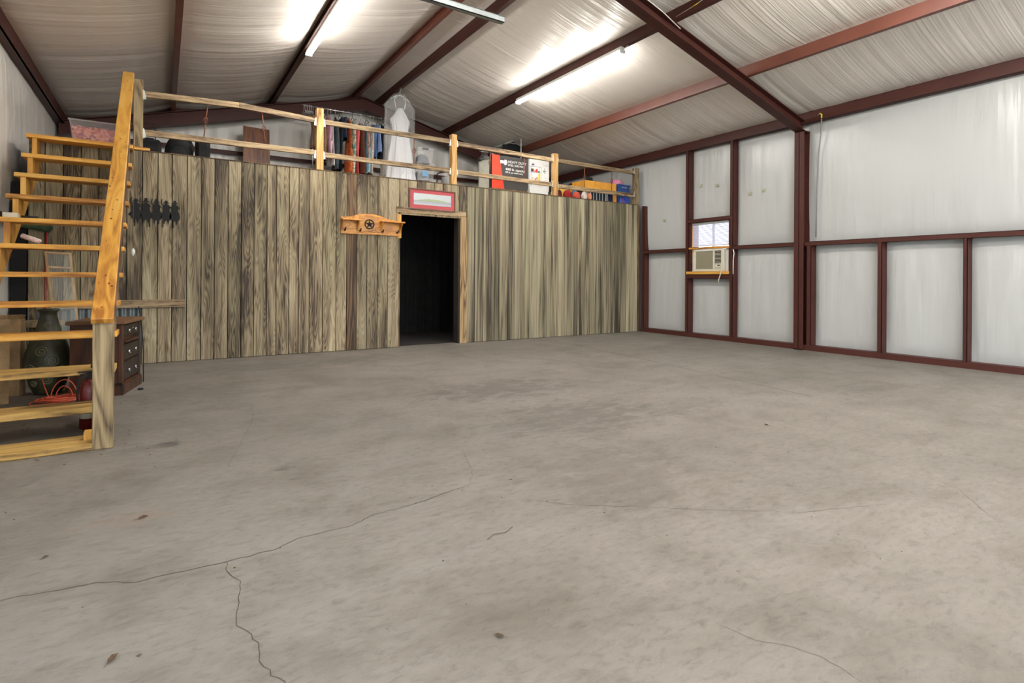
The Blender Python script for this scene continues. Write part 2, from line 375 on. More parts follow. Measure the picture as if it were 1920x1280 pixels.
# ------------------------------------------------------------------ outer walls
def panel_fn(axis, plane, a0, a1, z0, z1, depth, sgn, seed):
    """vinyl bay: bulges into the room between its framing members, with folds"""
    def fn(u, v):
        a = a0+(a1-a0)*u; z = z0+(z1-z0)*v
        e = min(1, 6*u*(1-u))*min(1, 6*v*(1-v)); pil = (max(0, 16*u*(1-u)*v*(1-v)))**0.45
        f = noise.noise(Vector((a*5+seed, z*0.8, seed)))*0.55+noise.noise(Vector((a*14+seed*3, z*1.0, 1)))*0.30
        # creases that fan out from where the sheet is pinned at the top
        g = math.sin((a-(a0+a1)/2)*30/(0.25+(z1-z)*1.2))*max(0, 1-(z1-z)/0.55)*0.35 if z1-z0 > 1.2 else 0
        d = depth*pil+e*0.014*(f+g)
        p = plane-sgn*d
        return (p, a, z) if axis == 'x' else (a, p, z)
    return fn
def insul(parent, axis, plane, a0, a1, z0, z1, depth, sgn, seed, mat='vinyl_wall'):
    nu = max(16, int(abs(a1-a0)/0.035)); nv = max(16, int((z1-z0)/0.07))
    return MB().grid(panel_fn(axis, plane, a0, a1, z0, z1, depth, sgn, seed), nu, nv).build('insulation_panel', mat, parent, True)
ZE = 3.27     # underside of eave struts
# right wall: outer sheet with the window hole
wr = MB()
WY0, WY1, WZ0, WZ1 = 5.60, 6.40, 1.13, 2.0
wr.box(WR+.02, WR+.09, YF, WY0, 0, 3.62); wr.box(WR+.02, WR+.09, WY1, YB+.1, 0, 3.62); wr.box(WR+.02, WR+.09, WY0, WY1, 0, WZ0); wr.box(WR+.02, WR+.09, WY0, WY1, WZ1, 3.62)
wall_right = struct(wr.build('wall_right', 'white'))
def post_x(parent, x, y0, y1, z0, z1, depth=0.14, sgn=1, mat='steel', name='post'):
    """C post: flange (y0..y1) faces the room, web at the y0 edge runs back to the wall"""
    m = MB(); m.box(min(x, x+sgn*.006), max(x, x+sgn*.006), y0, y1, z0, z1)
    a, b = sorted((x, x+sgn*depth)); m.box(a, b, y0, y0+.006, z0, z1)
    a, b = sorted((x+sgn*(depth-.006), x+sgn*depth)); m.box(a, b, y0, y1, z0, z1)
    m.box(*sorted((x, x+sgn*.02)), y1-.004, y1, z0, z1)
    return m.build(name, mat, parent)
def girt_x(parent, x, y0, y1, zt, depth=0.14, sgn=1, h=0.062, mat='steel', name='girt'):
    m = MB(); m.box(*sorted((x, x+sgn*.006)), y0, y1, zt-h, zt); m.box(*sorted((x, x+sgn*depth)), y0, y1, zt-.006, zt)
    m.box(*sorted((x+sgn*.0, x+sgn*.02)), y0, y1, zt-h, zt-h+.004); m.box(*sorted((x+sgn*(depth-.006), x+sgn*depth)), y0, y1, zt-h, zt)
    return m.build(name, mat, parent)
GZ = 1.56
for (y0, y1, z0, z1) in [(7.44, 7.50, 0, LOFT-.03), (6.395, 6.455, 0, ZE+.02), (5.505, 5.56, 0, ZE+.02), (4.235, 4.30, 0, GZ-.06), (3.325, 3.375, 0, GZ-.06), (2.44, 2.48, 0, GZ-.06), (1.52, 1.57, 0, GZ-.06), (.2, .26, 0, GZ-.06), (-2, -1.94, 0, ZE)]:
    post_x(wall_right, XR, y0, y1, .076, z1)
for (y0, y1, zt) in [(6.455, 7.44, GZ), (4.47, 5.505, GZ), (YF, 4.33, GZ), (5.56, 6.395, 2.055)]:
    girt_x(wall_right, XR, y0, y1, zt)
girt_x(wall_right, XR, 5.56, 6.395, 1.095, h=.075)
box(XR-.002, WR, YF, YP-.02, 0, .075).build('base_channel', 'steel', wall_right)
for i, (a0, a1, z0, z1, d) in enumerate([(6.455, 7.44, .07, GZ-.01, .04), (5.56, 6.395, .07, 1.03, .03), (4.47, 5.505, .07, GZ-.01, .045), (3.375, 4.235, .07, GZ-.01, .04), (2.48, 3.325, .07, GZ-.01, .045),
                                  (1.57, 2.44, .07, GZ-.01, .045), (.26, 1.52, .07, GZ-.01, .045), (YF, .2, .07, GZ-.01, .04),
                                  (6.455, YB, GZ, ZE+.1, .05), (5.56, 6.395, 2.05, ZE+.1, .04), (4.45, 5.505, GZ, ZE+.1, .055), (YF, 4.36, GZ, ZE+.1, .075), (YP+.1, YB, 0, GZ, .03)]):
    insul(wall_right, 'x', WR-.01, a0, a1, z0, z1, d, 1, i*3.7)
# bits of yellowed tape on the vinyl
M['tape'] = simple('yellowed_tape', rgb(160, 158, 128), 0.5, var=0.1)
for y, z in [(6.2, 2.64), (5.87, 2.60), (5.25, 2.38), (5.016, 2.40), (7.02, 2.11)]:
    xx = 7.862 if y < 7 else 7.872
    MB().box(xx-.008, xx-.002, y-.028, y+.028, z-.022, z+.022).build('tape_patch', 'tape', wall_right)
# eave struts
def eave(x, sgn, name, label):
    m = MB(); a, b = sorted((x, x+sgn*.006))
    m.box(a, b, YF, YB, ZE, ZE+.17); m.box(*sorted((x, x+sgn*.13)), YF, YB, ZE, ZE+.006)
    m.box(*sorted((x, x+sgn*.13)), YF, YB, ZE+.164, ZE+.17); m.box(*sorted((x+sgn*.02, x-sgn*.012)), YF, YB, ZE, ZE+.012)
    o = m.build(name, 'steel'); return tag(o, label, 'beam')
eave(XR, 1, 'eave_beam', 'dark red steel eave beam along the top of the right wall')
eave(XL, -1, 'eave_beam', 'dark red steel eave beam along the top of the left wall')
# left wall with overhead door opening
wlm = MB(); DY0, DY1, DZ = 0.2, 1.8, 2.7
wlm.box(WL-.09, WL-.02, DY1, YB+.1, 0, 3.62); wlm.box(WL-.09, WL-.02, YF, DY0, 0, 3.62); wlm.box(WL-.09, WL-.02, DY0, DY1, DZ, 3.62)
wall_left = struct(wlm.build('wall_left', 'white'))
for i, (a0, a1, z0, z1, d) in enumerate([(DY1, YB, 0.0, 1.53, .03), (DY1, YB, 1.56, ZE+.1, .05), (YF, DY0, 0, 1.55, .03), (YF, DY0, 1.55, ZE+.1, .03), (DY0, DY1, DZ, ZE+.1, .02)]):
    insul(wall_left, 'x', WL+.03, a0, a1, z0, z1, d, -1, 50+i*2.9, 'vinyl_back')  # paler vinyl than the right wall: missing light put into the colour
girt_x(wall_left, XL-.02, DY1, YP-.02, 1.60, sgn=-1)
post_x(wall_left, XL, DY1, DY1+.07, 0, ZE, sgn=-1); post_x(wall_left, XL, DY0-.07, DY0, 0, ZE, sgn=-1)
box(-1.32, -1.20, 7.53, 7.56, 0, 1.98).build('black_backing', 'blackmetal', wall_left)
# back wall
bw = MB().extrude([(WL-.1, YB+.02, 0), (WR+.1, YB+.02, 0), (WR+.1, YB+.02, roof(WR)+.2), (RX, YB+.02, RZ+.2), (WL-.1, YB+.02, roof(WL)+.2)], (0, .08, 0))
wall_back = struct(bw.build('wall_back', 'white'))
def backfn(u, v):
    x = WL+(WR-WL)*u; top = roof(x)+.16; z = LOFT-.1+(top-LOFT+.1)*v
    d = 0.012*noise.noise(Vector((x*16, z*.9, 0)))+0.02*noise.noise(Vector((x*5, z*.8, 4)))
    k = ((x+10) % 1.22)/1.22; d += .012*math.exp(-((k-.5)/.03)**2)
    return (x, YB-.03-d, z)
MB().grid(backfn, 260, 26).build('insulation_panel', 'vinyl_back', wall_back, True)
m = MB(); m.box(WL, WR, YB-.15, YB-.144, 3.15, 3.215); m.box(WL, WR, YB-.15, YB, 3.21, 3.216); m.build('girt', 'steel', wall_back)
# rake channel on the back wall, right under the insulation
m = MB()
for xa, xb in ((XL-.1, RX), (RX, XR+.1)):
    m.extrude([(xa, YB-.17, roof(xa)-.005), (xb, YB-.17, roof(xb)-.005), (xb, YB-.17, roof(xb)+PH-.005), (xa, YB-.17, roof(xa)+PH-.005)], (0, .1, 0))
tag(m.build('rake_beam', 'steel'), 'dark red sloping steel channel against the top of the back wall', 'beam')
# front wall (behind the camera) with its overhead door opening, unseen and enlarged for more daylight
fm = MB(); fm.box(WL-.1, -.7, YF-.08, YF, 0, 3.4); fm.box(7.2, WR+.1, YF-.08, YF, 0, 3.4); fm.box(-.7, 7.2, YF-.08, YF, 3.2, 3.4)
fm.extrude([(WL-.1, YF-.08, 3.4), (WR+.1, YF-.08, 3.4), (WR+.1, YF-.08, roof(WR)+.2), (RX, YF-.08, RZ+.2), (WL-.1, YF-.08, roof(WL)+.2)], (0, .08, 0))
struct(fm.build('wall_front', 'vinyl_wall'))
# yard outside the openings
struct(box(-40, 60, -50, 50, -.22, -.16).build('ground', simple('pale_concrete_yard', rgb(205, 200, 190), .9, var=.15, nscale=1)))

# ------------------------------------------------------------------ steel frames
def frame(yc, half, hb_out, hb_mid, name, label, col):
    t = thing(name, label, 'steel frame', (RX, yc, 0))
    for sg in (-1, 1):
        xe = XR+.06 if sg > 0 else XL-.06
        def sec(x, d): return roof(x)-d
        for (ya, yb, kind) in [(yc-half, yc+half, 'top'), (yc-half, yc+half, 'bot'), (yc-.004, yc+.004, 'web')]:
            pts = []
            for x in (RX, xe):
                hb = hb_mid if x == RX else hb_out; zt = roof(x)
                if kind == 'top': z0, z1 = zt-.010, zt
                elif kind == 'bot': z0, z1 = zt-hb, zt-hb+.010
                else: z0, z1 = zt-hb, zt
                pts.append((x, z0, z1))
            (xa, a0, a1), (xb, b0, b1) = pts
            if kind == 'top': m = MB()
            m.extrude([(xa, ya, a0), (xb, ya, b0), (xb, ya, b1), (xa, ya, a1)], (0, yb-ya, 0))
        o = m.build('rafter', 'steel', t)
        if col:
            x0 = XR-.03 if sg > 0 else XL+.03
            c = MB(); zt = roof(x0)-hb_out
            c.box(*sorted((x0, x0+sg*.01)), yc-half, yc+half, 0, zt); c.box(*sorted((x0, x0+sg*.17)), yc-.004, yc+.004, 0, zt)
            c.box(*sorted((x0+sg*.16, x0+sg*.17)), yc-half, yc+half, 0, zt); c.box(*sorted((x0-sg*.0, x0+sg*.17)), yc-half, yc+half, zt-.012, zt+.004)
            c.box(*sorted((x0, x0+sg*.17)), yc-half, yc+half, 0, .012)
            c.build('column', 'steel', t)
    return t
frame(4.40, .07, .15, .13, 'steel_frame', 'big dark red steel frame crossing the room, rafters on a right-hand column', True)
frame(10.42, .07, .22, .235, 'steel_frame', 'dark red steel frame at the back of the loft, behind the clothes', False)
frame(-1.6, .07, .15, .13, 'steel_frame', 'dark red steel frame over the front of the room, behind the viewer', True)
# purlins
labs = ['orange-brown roof purlin furthest to the right, right of the right strip lamp', 'brown roof purlin that carries the right strip lamp', 'brown roof purlin just right of the ridge',
        'flat brown roof purlin just left of the ridge', 'brown roof purlin that carries the left strip lamp', 'narrow brown roof purlin furthest left in the roof']
for x, lb in zip(PURX, labs):
    m = MB(); zb = roof(x-.03 if x > RX else x-.03)
    if x > RX: cchannel(m, (x-.062, YF+.02, zb), (x-.062, YB-.02, zb), 0, (1, 0, 0), (0, 0, 1), .062, PH)
    else: cchannel(m, (x, YF+.02, zb), (x, YB-.02, zb), 0, (-1, 0, 0), (0, 0, 1), .062, PH)
    tag(m.build('purlin', 'steel_or' if x in (6.447, 3.114, .16) else 'steel'), lb, 'beam')
# splice stiffener plates
# ------------------------------------------------------------------ strip lamps
def lamp(x, y0, y1, label, k_=1.3):
    zb = roof(x); t = thing('strip_lamp', label, 'lamp', (x, (y0+y1)/2, zb-.02))
    h = MB(); h.box(x-.032, x+.032, y0, y1, zb-.048, zb-.004); h.build('housing', 'white', t, bevel=.004)
    ym = (y0+y1)/2; n = 0
    for ya, yb in ((y0+.02, ym-.02), (ym+.02, y1-.02)):
        for dx in (-.020, .020):
            MB().tube([(x+dx, ya, zb-.068), (x+dx, yb, zb-.068)], .017, 10).build('tube', 'tube', t, True)
    for yy in (y0+.005, ym, y1-.005):
        MB().box(x-.042, x+.042, yy-.012, yy+.012, zb-.09, zb-.045).build('socket', 'white', t, bevel=.003)
    l = bpy.data.lights.new('strip_light', 'AREA'); l.shape = 'RECTANGLE'; l.size = .09; l.size_y = y1-y0-.1; l.energy = TUBE_POWER; l.color = (1.0, .96, .90)
    l.spread = PI
    lo = bpy.data.objects.new('strip_light', l); COL.objects.link(lo); lo.parent = t; lo.location = (0, 0, -.10)
    for k in (-1, 0, 1):      # the tubes also throw light sideways, onto walls and loft
        b = bpy.data.lights.new('tube_light', 'POINT'); b.energy = BULB_POWER*k_; b.color = (1.0, .96, .90); b.shadow_soft_size = .03
        bo_ = bpy.data.objects.new('tube_light', b); COL.objects.link(bo_); bo_.parent = t; bo_.location = (0, k*(y1-y0)*.32, -.15)
    return t
lamp(5.0, 5.17, 7.66, 'double fluorescent strip lamp under the right-hand purlin', .42)
lamp(1.63, 5.17, 7.62, 'double fluorescent strip lamp under the left-hand purlin', .42)
lamp(5.0, .3, 2.8, 'added unseen fluorescent fill lamp on the right, in front of the steel frame')  # this and the next three: added unseen lamps filling ceiling and loft
lamp(6.35, -2.5, -.1, 'added unseen fluorescent fill lamp far right, in front of the steel frame')
lamp(3.08, -2.6, -.1, 'added unseen fluorescent fill lamp near the ridge, behind the viewer')
lamp(1.63, -.6, 1.9, 'added unseen fluorescent fill lamp on the left, above the viewer')
# conduit and cables
M['cable'] = simple('white_cable', rgb(214, 210, 200), 0.5, var=0.04)
M['cable_y'] = simple('yellow_cable_sleeve', rgb(206, 190, 40), 0.5, var=0.04)
def cable(name, pts, r, mat, label=None, parent=None):
    o = MB().tube(pts, r, 6).build(name, mat, parent, True)
    if label: tag(o, label, 'cable')
    return o
zc = roof(5.0)
c1 = cable('lamp_cable', [(5.02, 5.15, zc-.03), (5.03, 5.05, zc+.02), (5.045, 4.92, zc+.05), (5.05, 4.72, zc+.03), (5.04, 4.55, zc+.01)], .006, 'cable', 'white cable looping from the right strip lamp to the steel frame')
cable('sleeve', [(5.037, 5.0, zc+.035), (5.043, 4.93, zc+.05)], .0075, 'cable_y', None, c1)
def rz(x, d=0.0): return roof(x)-d
c2 = cable('rafter_cable', [(5.10, 4.322, rz(5.1, .05)), (4.8, 4.318, rz(4.8, .012)), (4.5, 4.318, rz(4.5, .005)), (4.2, 4.318, rz(4.2, .0)), (3.9, 4.318, rz(3.9, -.0))], .006, 'cable', 'white cable clipped along the upper edge of the big rafter')
c3 = cable('purlin_cable', [(5.0, 4.30, roof(5)+.03), (5.0, 4.05, roof(5)+.05), (5.0, 3.8, roof(5)+.09), (4.99, 3.4, roof(5)+.10)], .006, 'cable', 'white cable running along the lamp purlin in front of the big rafter')
cable('sleeve', [(5.0, 4.08, roof(5)+.048), (5.0, 3.98, roof(5)+.06)], .0075, 'cable_y', None, c3)
c4 = cable('drop_cable', [(XR-.01, 4.14, 3.33), (XR-.015, 4.12, 3.35), (XR+.0, 4.10, 3.34), (XR+.0, 4.10, 3.27), (XR+.03, 4.12, 3.1), (XR+.06, 4.17, 2.8), (XR+.06, 4.19, 2.2), (XR+.06, 4.2, 1.62)], .009, simple('grey_cable', rgb(120, 122, 118), .5), 'grey cable hanging down the right wall beside the steel column')
cable('sleeve', [(XR-.015, 4.12, 3.352), (XR-.002, 4.098, 3.335), (XR-.001, 4.10, 3.27)], .011, 'cable_y', None, c4)
cable('outlet_cable', [(XR-.01, 5.49, 1.50), (XR-.012, 5.47, 1.44), (XR-.01, 5.485, 1.36), (XR-.006, 5.49, 1.30), (XR-.006, 5.49, 1.1)], .008, 'cable', 'short white and black cable hung on the post right of the air conditioner')

# galvanised overhead door track
tr = thing('door_track', 'galvanised steel overhead door track hanging below the roof', 'track', (0.6, 3.62, 3.0))
m = MB()
for (a, b, c, d) in [(3.590, 3.596, 2.985, 3.03), (3.590, 3.63, 2.985, 2.990), (3.626, 3.631, 2.985, 3.00), (3.590, 3.615, 3.026, 3.031)]: m.box(-1.2, 2.22, a, b, c, d)
m.build('rail', 'galv', tr)
m = MB(); m.box(-1.2, 2.19, 3.655, 3.69, 3.028, 3.033); m.box(-1.2, 2.19, 3.655, 3.659, 3.0, 3.033); m.box(-1.2, 2.19, 3.6, 3.66, 3.0, 3.004); m.build('angle', 'galv', tr)
for xx in (.16-.03, 1.61):
    MB().box(xx-.015, xx+.015, 3.66, 3.664, 3.03, roof(xx)+.01).build('hanging_strap', 'galv', tr)

# ------------------------------------------------------------------ loft partition
wp = MB()
DX0, DX1, DH = 2.885, 3.85, 1.945
wp.box(-1.19, DX0, YP+.025, YP+.11, 0, 2.40); wp.box(DX1, 7.74, YP+.025, YP+.11, 0, 2.40); wp.box(DX0, DX1, YP+.025, YP+.11, DH, 2.40)
wall_loft = struct(wp.build('wall_loft', 'dark'))
px = [-1.19, -1.055, -.905, -.755, -.60, -.47, -.346, -.201, -.053, .088, .239, .387, .528, .673, .82, .965, 1.114, 1.228, 1.382, 1.501, 1.635, 1.807, 1.983, 2.127, 2.267, 2.41, 2.563, 2.712, 2.883]
for i, (a, b) in enumerate(zip(px[:-1], px[1:])):
    z0 = .70 if b < -.15 else 0.004
    d = random.uniform(0, .003)
    mt = 'plank_brown' if i == 23 else 'plank'
    box(a+.0035, b-.0035, YP+d, YP+.022, z0, LOFT-.012).build('plank', mt, wall_loft, bevel=.003)
for a in [2.883+i*(3.99-2.883)/8 for i in range(8)]:
    b = a+(3.99-2.883)/8
    box(a+.0032, b-.0032, YP+random.uniform(0, .003), YP+.022, 2.035, LOFT-.012).build('plank', 'plank', wall_loft, bevel=.003)
n = 25; wdt = (7.70-3.99)/n
for i in range(n):
    a = 3.99+i*wdt
    box(a+.0022, a+wdt-.0022, YP+random.uniform(0, .003), YP+.022, .004, LOFT-.012).build('plank', 'plank_straight', wall_loft, bevel=.003)
box(7.703, 7.745, YP-.004, YP+.06, 0, LOFT-.02).build('corner_board', 'plank_brown', wall_loft)
# loft deck, its edge is the thin dark line over the planks
loft_floor = struct(box(-1.19, 7.74, YP-.004, YB-.05, LOFT-.010, LOFT).build('floor_loft', 'brownpost'))
# trims of the doorway
box(2.835, 3.965, YP-.02, YP, 1.955, 2.035).build('door_header', 'railwood', wall_loft)
box(2.885, 3.865, YP-.012, YP+.02, 1.925, 1.955).build('header_strip', 'greywood', wall_loft)
box(3.865, 3.985, YP-.016, YP+.02, 0, 1.955).build('door_jamb', woodmat('jamb_wood', rgb(76, 56, 34), rgb(132, 106, 70), rgb(158, 134, 96), (9, 9, .8), 7, .4), wall_loft)
box(3.832, 3.865, YP-.012, YP+.14, 0, 1.93).build('door_lining', 'innerwall', wall_loft)
box(2.878, 2.892, YP-.004, YP+.14, 0, 1.93).build('door_lining', 'brownpost', wall_loft)
# room behind the doorway: dark curtains and carpet
struct(box(1.9, 5.4, YP+.12, 9.5, .001, .008).build('floor_carpet', simple('brown_carpet', rgb(38, 31, 27), .95, var=.2, nscale=60)))
cw = MB().grid(lambda u, v: (1.9+3.5*u, 9.45+.03*math.sin(u*3.5*2*PI/.16)+.01*noise.noise(Vector((u*30, v*2, 0))), .008+2.38*v), 260, 4)
cur = cw.build('wall_curtain', 'darkcurtain', None, True); struct(cur)
struct(box(5.4, 5.45, YP+.12, 9.5, 0, 2.4).build('wall_inner_right', 'darkcurtain')); struct(box(1.85, 1.9, YP+.12, 9.5, 0, 2.4).build('wall_inner_left', 'darkcurtain'))
# corrugated metal at the foot of the partition on the left, ledger board over it
MB().grid(lambda u, v: (-1.19+1.02*u, YP+.012+.012*math.sin(u*1.02*2*PI/.075), .004+.69*v), 120, 2).build('corrugated_sheet', 'corr', wall_loft, True)
box(-1.18, .224, YP-.04, YP-.001, .645, .735).build('ledger_board', 'railwood', wall_loft, bevel=.003)

# ------------------------------------------------------------------ loft railing
rl = thing('loft_railing', 'weathered lumber railing with iron balusters along the loft edge', 'railing', (3.7, YP+.04, LOFT))
yr = YP+.045
for x, zt, mt in [(-.245, 3.25, 'greywood'), (1.765, 3.265, 'post_pine'), (3.765, 3.215, 'post_pine'), (5.725, 3.175, 'post_pine'), (7.68, 3.15, 'greywood')]:
    p = box(x-.045, x+.045, YP-.0, YP+.09, LOFT, zt).build('post', mt, rl, bevel=.003)
def rail(x0, z0, x1, z1, h=.068): return MB().beam((x0, yr, z0), (x1, yr, z1), .038, h).build('rail', 'railwood', rl, bevel=.003)
U = [(-.19, 3.10, .79, 3.143), (.79, 3.143, 1.72, 3.102), (1.81, 3.098, 3.72, 3.106), (3.81, 3.086, 5.68, 3.064), (5.77, 3.064, 7.635, 3.058)]
Lw = [(-.19, 2.655, 1.72, 2.672), (1.81, 2.655, 3.72, 2.658), (3.81, 2.650, 5.68, 2.636), (5.77, 2.622, 7.635, 2.62)]
for r in U: rail(*r)
for r in Lw: rail(*r)
for (x, s) in [(-.2, 1), (1.72, -1), (1.81, 1), (3.72, -1), (3.81, 1), (5.68, -1), (5.77, 1), (7.635, -1)]:
    for z in (3.09, 2.65):
        m = MB(); a, b = sorted((x, x+s*.03))
        m.extrude([(x, YP+.02, z-.06), (x+s*.032, YP+.02, z-.05), (x+s*.014, YP+.02, z+.045), (x, YP+.02, z+.055)], (0, .004, 0))
        m.box(a, b, YP+.02, YP+.07, z-.045, z-.04)
        m.build('joist_hanger', 'hanger_steel', rl)
def interp(segs, x):
    for (x0, z0, x1, z1) in segs:
        if x0 <= x <= x1: return z0+(z1-z0)*(x-x0)/(x1-x0)
    return segs[0][1]
for xt, xb in [(.45, .41), (1.055, 1.10), (2.44, 2.43), (3.12, 3.12), (4.43, 4.42), (5.09, 5.10), (6.40, 6.40), (7.06, 7.06)]:
    zt = interp(U, xt)-.034; zb = interp(Lw, xb)+.034; zm = (zt+zb)/2; xm = (xt+xb)/2; yb = YP+.045
    b = MB().tube([(xt, yb, zt), (xm+(xt-xm)*.2, yb, zm+.045), (xm, yb, zm+.035), (xm, yb, zm-.035), (xm+(xb-xm)*.2, yb, zm-.045), (xb, yb, zb)], [.0065, .0065, .003, .003, .0065, .0065], 6).build('baluster', 'copper', rl, True)
    k = MB()
    for q in range(4):
        pts = []
        for i in range(9):
            t = i/8; a = q*PI/2+t*PI*1.2; r = .024*math.sin(PI*t)+.002
            pts.append((xm+r*math.cos(a), yb+r*math.sin(a), zm+.048-.096*t))
        k.tube(pts, .0035, 5)
    k.build('basket', 'copper', b, True)

# ------------------------------------------------------------------ staircase
st = thing('staircase', 'open yellow pine staircase with handrail climbing to the loft', 'stairs', (-.7, 3.95, 0))
TZ = [.040, .19, .385, .60, .81, 1.031, 1.26, 1.495, 1.73, 1.97, 2.21, 2.448]
TY = [3.93, 4.25, 4.56, 4.88, 5.20, 5.515, 5.83, 6.15, 6.466, 6.783, 7.09, 7.30]
TXL, TXR = -1.175, -.285
for i, (y, z) in enumerate(zip(TY, TZ)):
    dep = .235 if i < 11 else YP-.01-y
    x1 = (-.335, -.275, -.272, -.277)[i] if i < 4 else TXR
    box(TXL, x1, y, y+dep, z-.040, z).build('tread', 'treadgrey' if i < 3 else 'pine_x', st, bevel=.004)
def stringer(x0, x1, name, mt='pine_z'):
    pts = []
    for i in range(1, 12):
        zt = TZ[i]-.040; ya = TY[i]+.02
        pts.append((x0, ya, TZ[i-1]-.04 if i > 1 else 0.0)); pts.append((x0, ya, zt))
    pts.append((x0, YP-.002, TZ[11]-.04)); pts.append((x0, YP-.002, TZ[11]-.33))
    pts.append((x0, 4.55, 0.0))
    return MB().extrude(pts, (x1-x0, 0, 0)).build(name, mt, st)
stringer(-1.13, -1.09, 'stringer'); stringer(-.36, -.322, 'stringer', 'brownpost')
box(-.338, -.24, 3.93, 4.02, 0, .735).build('newel_post', 'greywood', st, bevel=.004)
# handrail: a flat board on the posts, rising with the stairs
h0 = Vector((-.292, 3.905, .742)); h1 = Vector((-.335, 7.50, 3.285))
hm = MB().beam(h0, h1, .105, .038); hr = hm.build('handrail', 'pine_y', st, bevel=.004)
kn = MB(); dd = (h1-h0)
for i in range(26):
    t = random.uniform(.02, .98); s = random.uniform(-.04, .04); c = h0+dd*t+Vector((s, 0, 0)); n_ = Vector((0, -dd.z, dd.y)).normalized()
    c2_ = c+n_*.0194; a = Vector((1, 0, 0)); b = dd.normalized(); r = random.uniform(.002, .0065)
    kn.add([c2_+a*r*1.3*math.cos(k*PI/3)+b*r*2*math.sin(k*PI/3)+n_*.0006 for k in range(6)], [(0, 1, 2, 3, 4, 5)])
kn2 = kn.build('knots', simple('dark_knot', rgb(104, 56, 20), .6), hr); kn2['kind'] = 'stuff'
def hz(y): return h0.z+(h1.z-h0.z)*(y-h0.y)/(h1.y-h0.y)
for i in range(1, 12):
    yc = TY[i]+(.11 if i < 11 else .12); xc = -.300-.003*i
    m = MB(); m.extrude([(xc-.02, yc-.028, TZ[i]), (xc-.02, yc+.028, TZ[i]), (xc-.02, yc+.028, hz(yc+.028)-.02), (xc-.02, yc-.028, hz(yc-.028)-.02)], (.04, 0, 0))
    m.build('baluster', 'brownpost', st, bevel=.002)
box(-.385, -.34, 4.03, 4.10, .001, .085).build('cleat', 'pine_z', st)
box(-.40, -.13, YP-.014, YP-.004+.0, LOFT, LOFT+.03).build('landing_edge', 'pine_x', st)
# string of the pendant at the stairs
cord = MB().tube([(-.25, 6.6, 2.5), (-.25, 6.6, 1.24)], .002, 5).build('pull_cord', simple('brown_cord', rgb(120, 84, 52), .8), None, True)
tag(cord, 'thin brown pull cord with a white tag hanging beside the stair balusters', 'cord')
MB().lathe(-.25, 6.6, [(.004, 1.28), (.016, 1.26), (.018, 1.235), (.004, 1.20)], 8).build('tag', 'white', cord, True)
MB().tube([(-.25, 6.6, 2.5), (-.28, 6.6, 2.53), (-.31, 6.6, 2.61)], .002, 5).build('cord_end', 'copper', cord, True)

# ------------------------------------------------------------------ things on the stairs and below
bx = box(-1.16, -1.06, 6.28, 6.37, 1.495, 1.545).build('small_carton', 'offwhite', None, bevel=.003); tag(bx, 'small whitish carton at the left end of a stair tread', 'box')
bx = MB().tube([(-1.04, 6.3, 1.511), (-.93, 6.32, 1.511)], .016, 8).build('flashlight', 'black', None, True); tag(bx, 'short black flashlight lying beside the small carton on a tread', 'flashlight')
roll = MB().tube([(-.99, 6.04, 1.335), (-.87, 5.99, 1.287)], .021, 10).build('paper_roll', simple('pink_white_paper', rgb(200, 178, 168), .7, var=.25, nscale=60), None, True)
tag(roll, 'rolled pinkish paper lying slanted on a stair tread', 'paper roll')
um = thing('green_bag', 'folded dark green canvas bag hanging at the left end of the plank wall', 'bag', (-1.15, 7.46, 1.5))
MB().grid(lambda u, v: (-1.28+.28*u, 7.44+.04*math.sin(2*PI*v)+.006*math.sin(u*30), 1.55-.05*u+.045*math.cos(2*PI*v)), 16, 12).build('body', cloth('green_canvas', rgb(56, 72, 46)), um, True)
MB().tube([(-1.01, 7.44, 1.505), (-.985, 7.45, 1.50)], [.045, .03], 10).build('end', cloth('dark_green_canvas', rgb(30, 58, 40)), um, True)
rp = MB().tube([(-1.035, 7.49, 1.60), (-1.045, 7.46, .03)], .009, 8).build('red_pole', simple('red_paint', rgb(150, 36, 28), .4), None, True)
tag(rp, 'thin red pole standing upright against the plank wall behind the stairs', 'pole')
# leaning framed glass
lf = thing('leaning_frame', 'tall narrow wooden frame with glass leaning under the stairs', 'frame', (-.72, 6.05, 0))
A0 = Vector((-.71, 6.03, .012)); A1 = Vector((-1.03, 7.40, 1.25)); B0 = Vector((-.60, 6.30, .012)); B1 = Vector((-.83, 7.42, 1.24))
M['paleframe'] = simple('pale_frame_wood', rgb(176, 148, 110), .5, var=.15)
for a, b in ((A0, A1), (B0, B1)): MB().beam(a, b, .02, .02, (0, -1, .6)).build('stile', 'paleframe', lf)
for t in (.01, .87, .995): MB().beam(A0.lerp(A1, t), B0.lerp(B1, t), .02, .02, (0, -1, .6)).build('crossbar', 'paleframe', lf)
M['pane'] = glass('dusty_glass', (.7, .75, .7, 1), .18, .1)
MB().add([A0, B0, B1, A1], [(0, 1, 2, 3)]).build('pane', 'pane', lf)
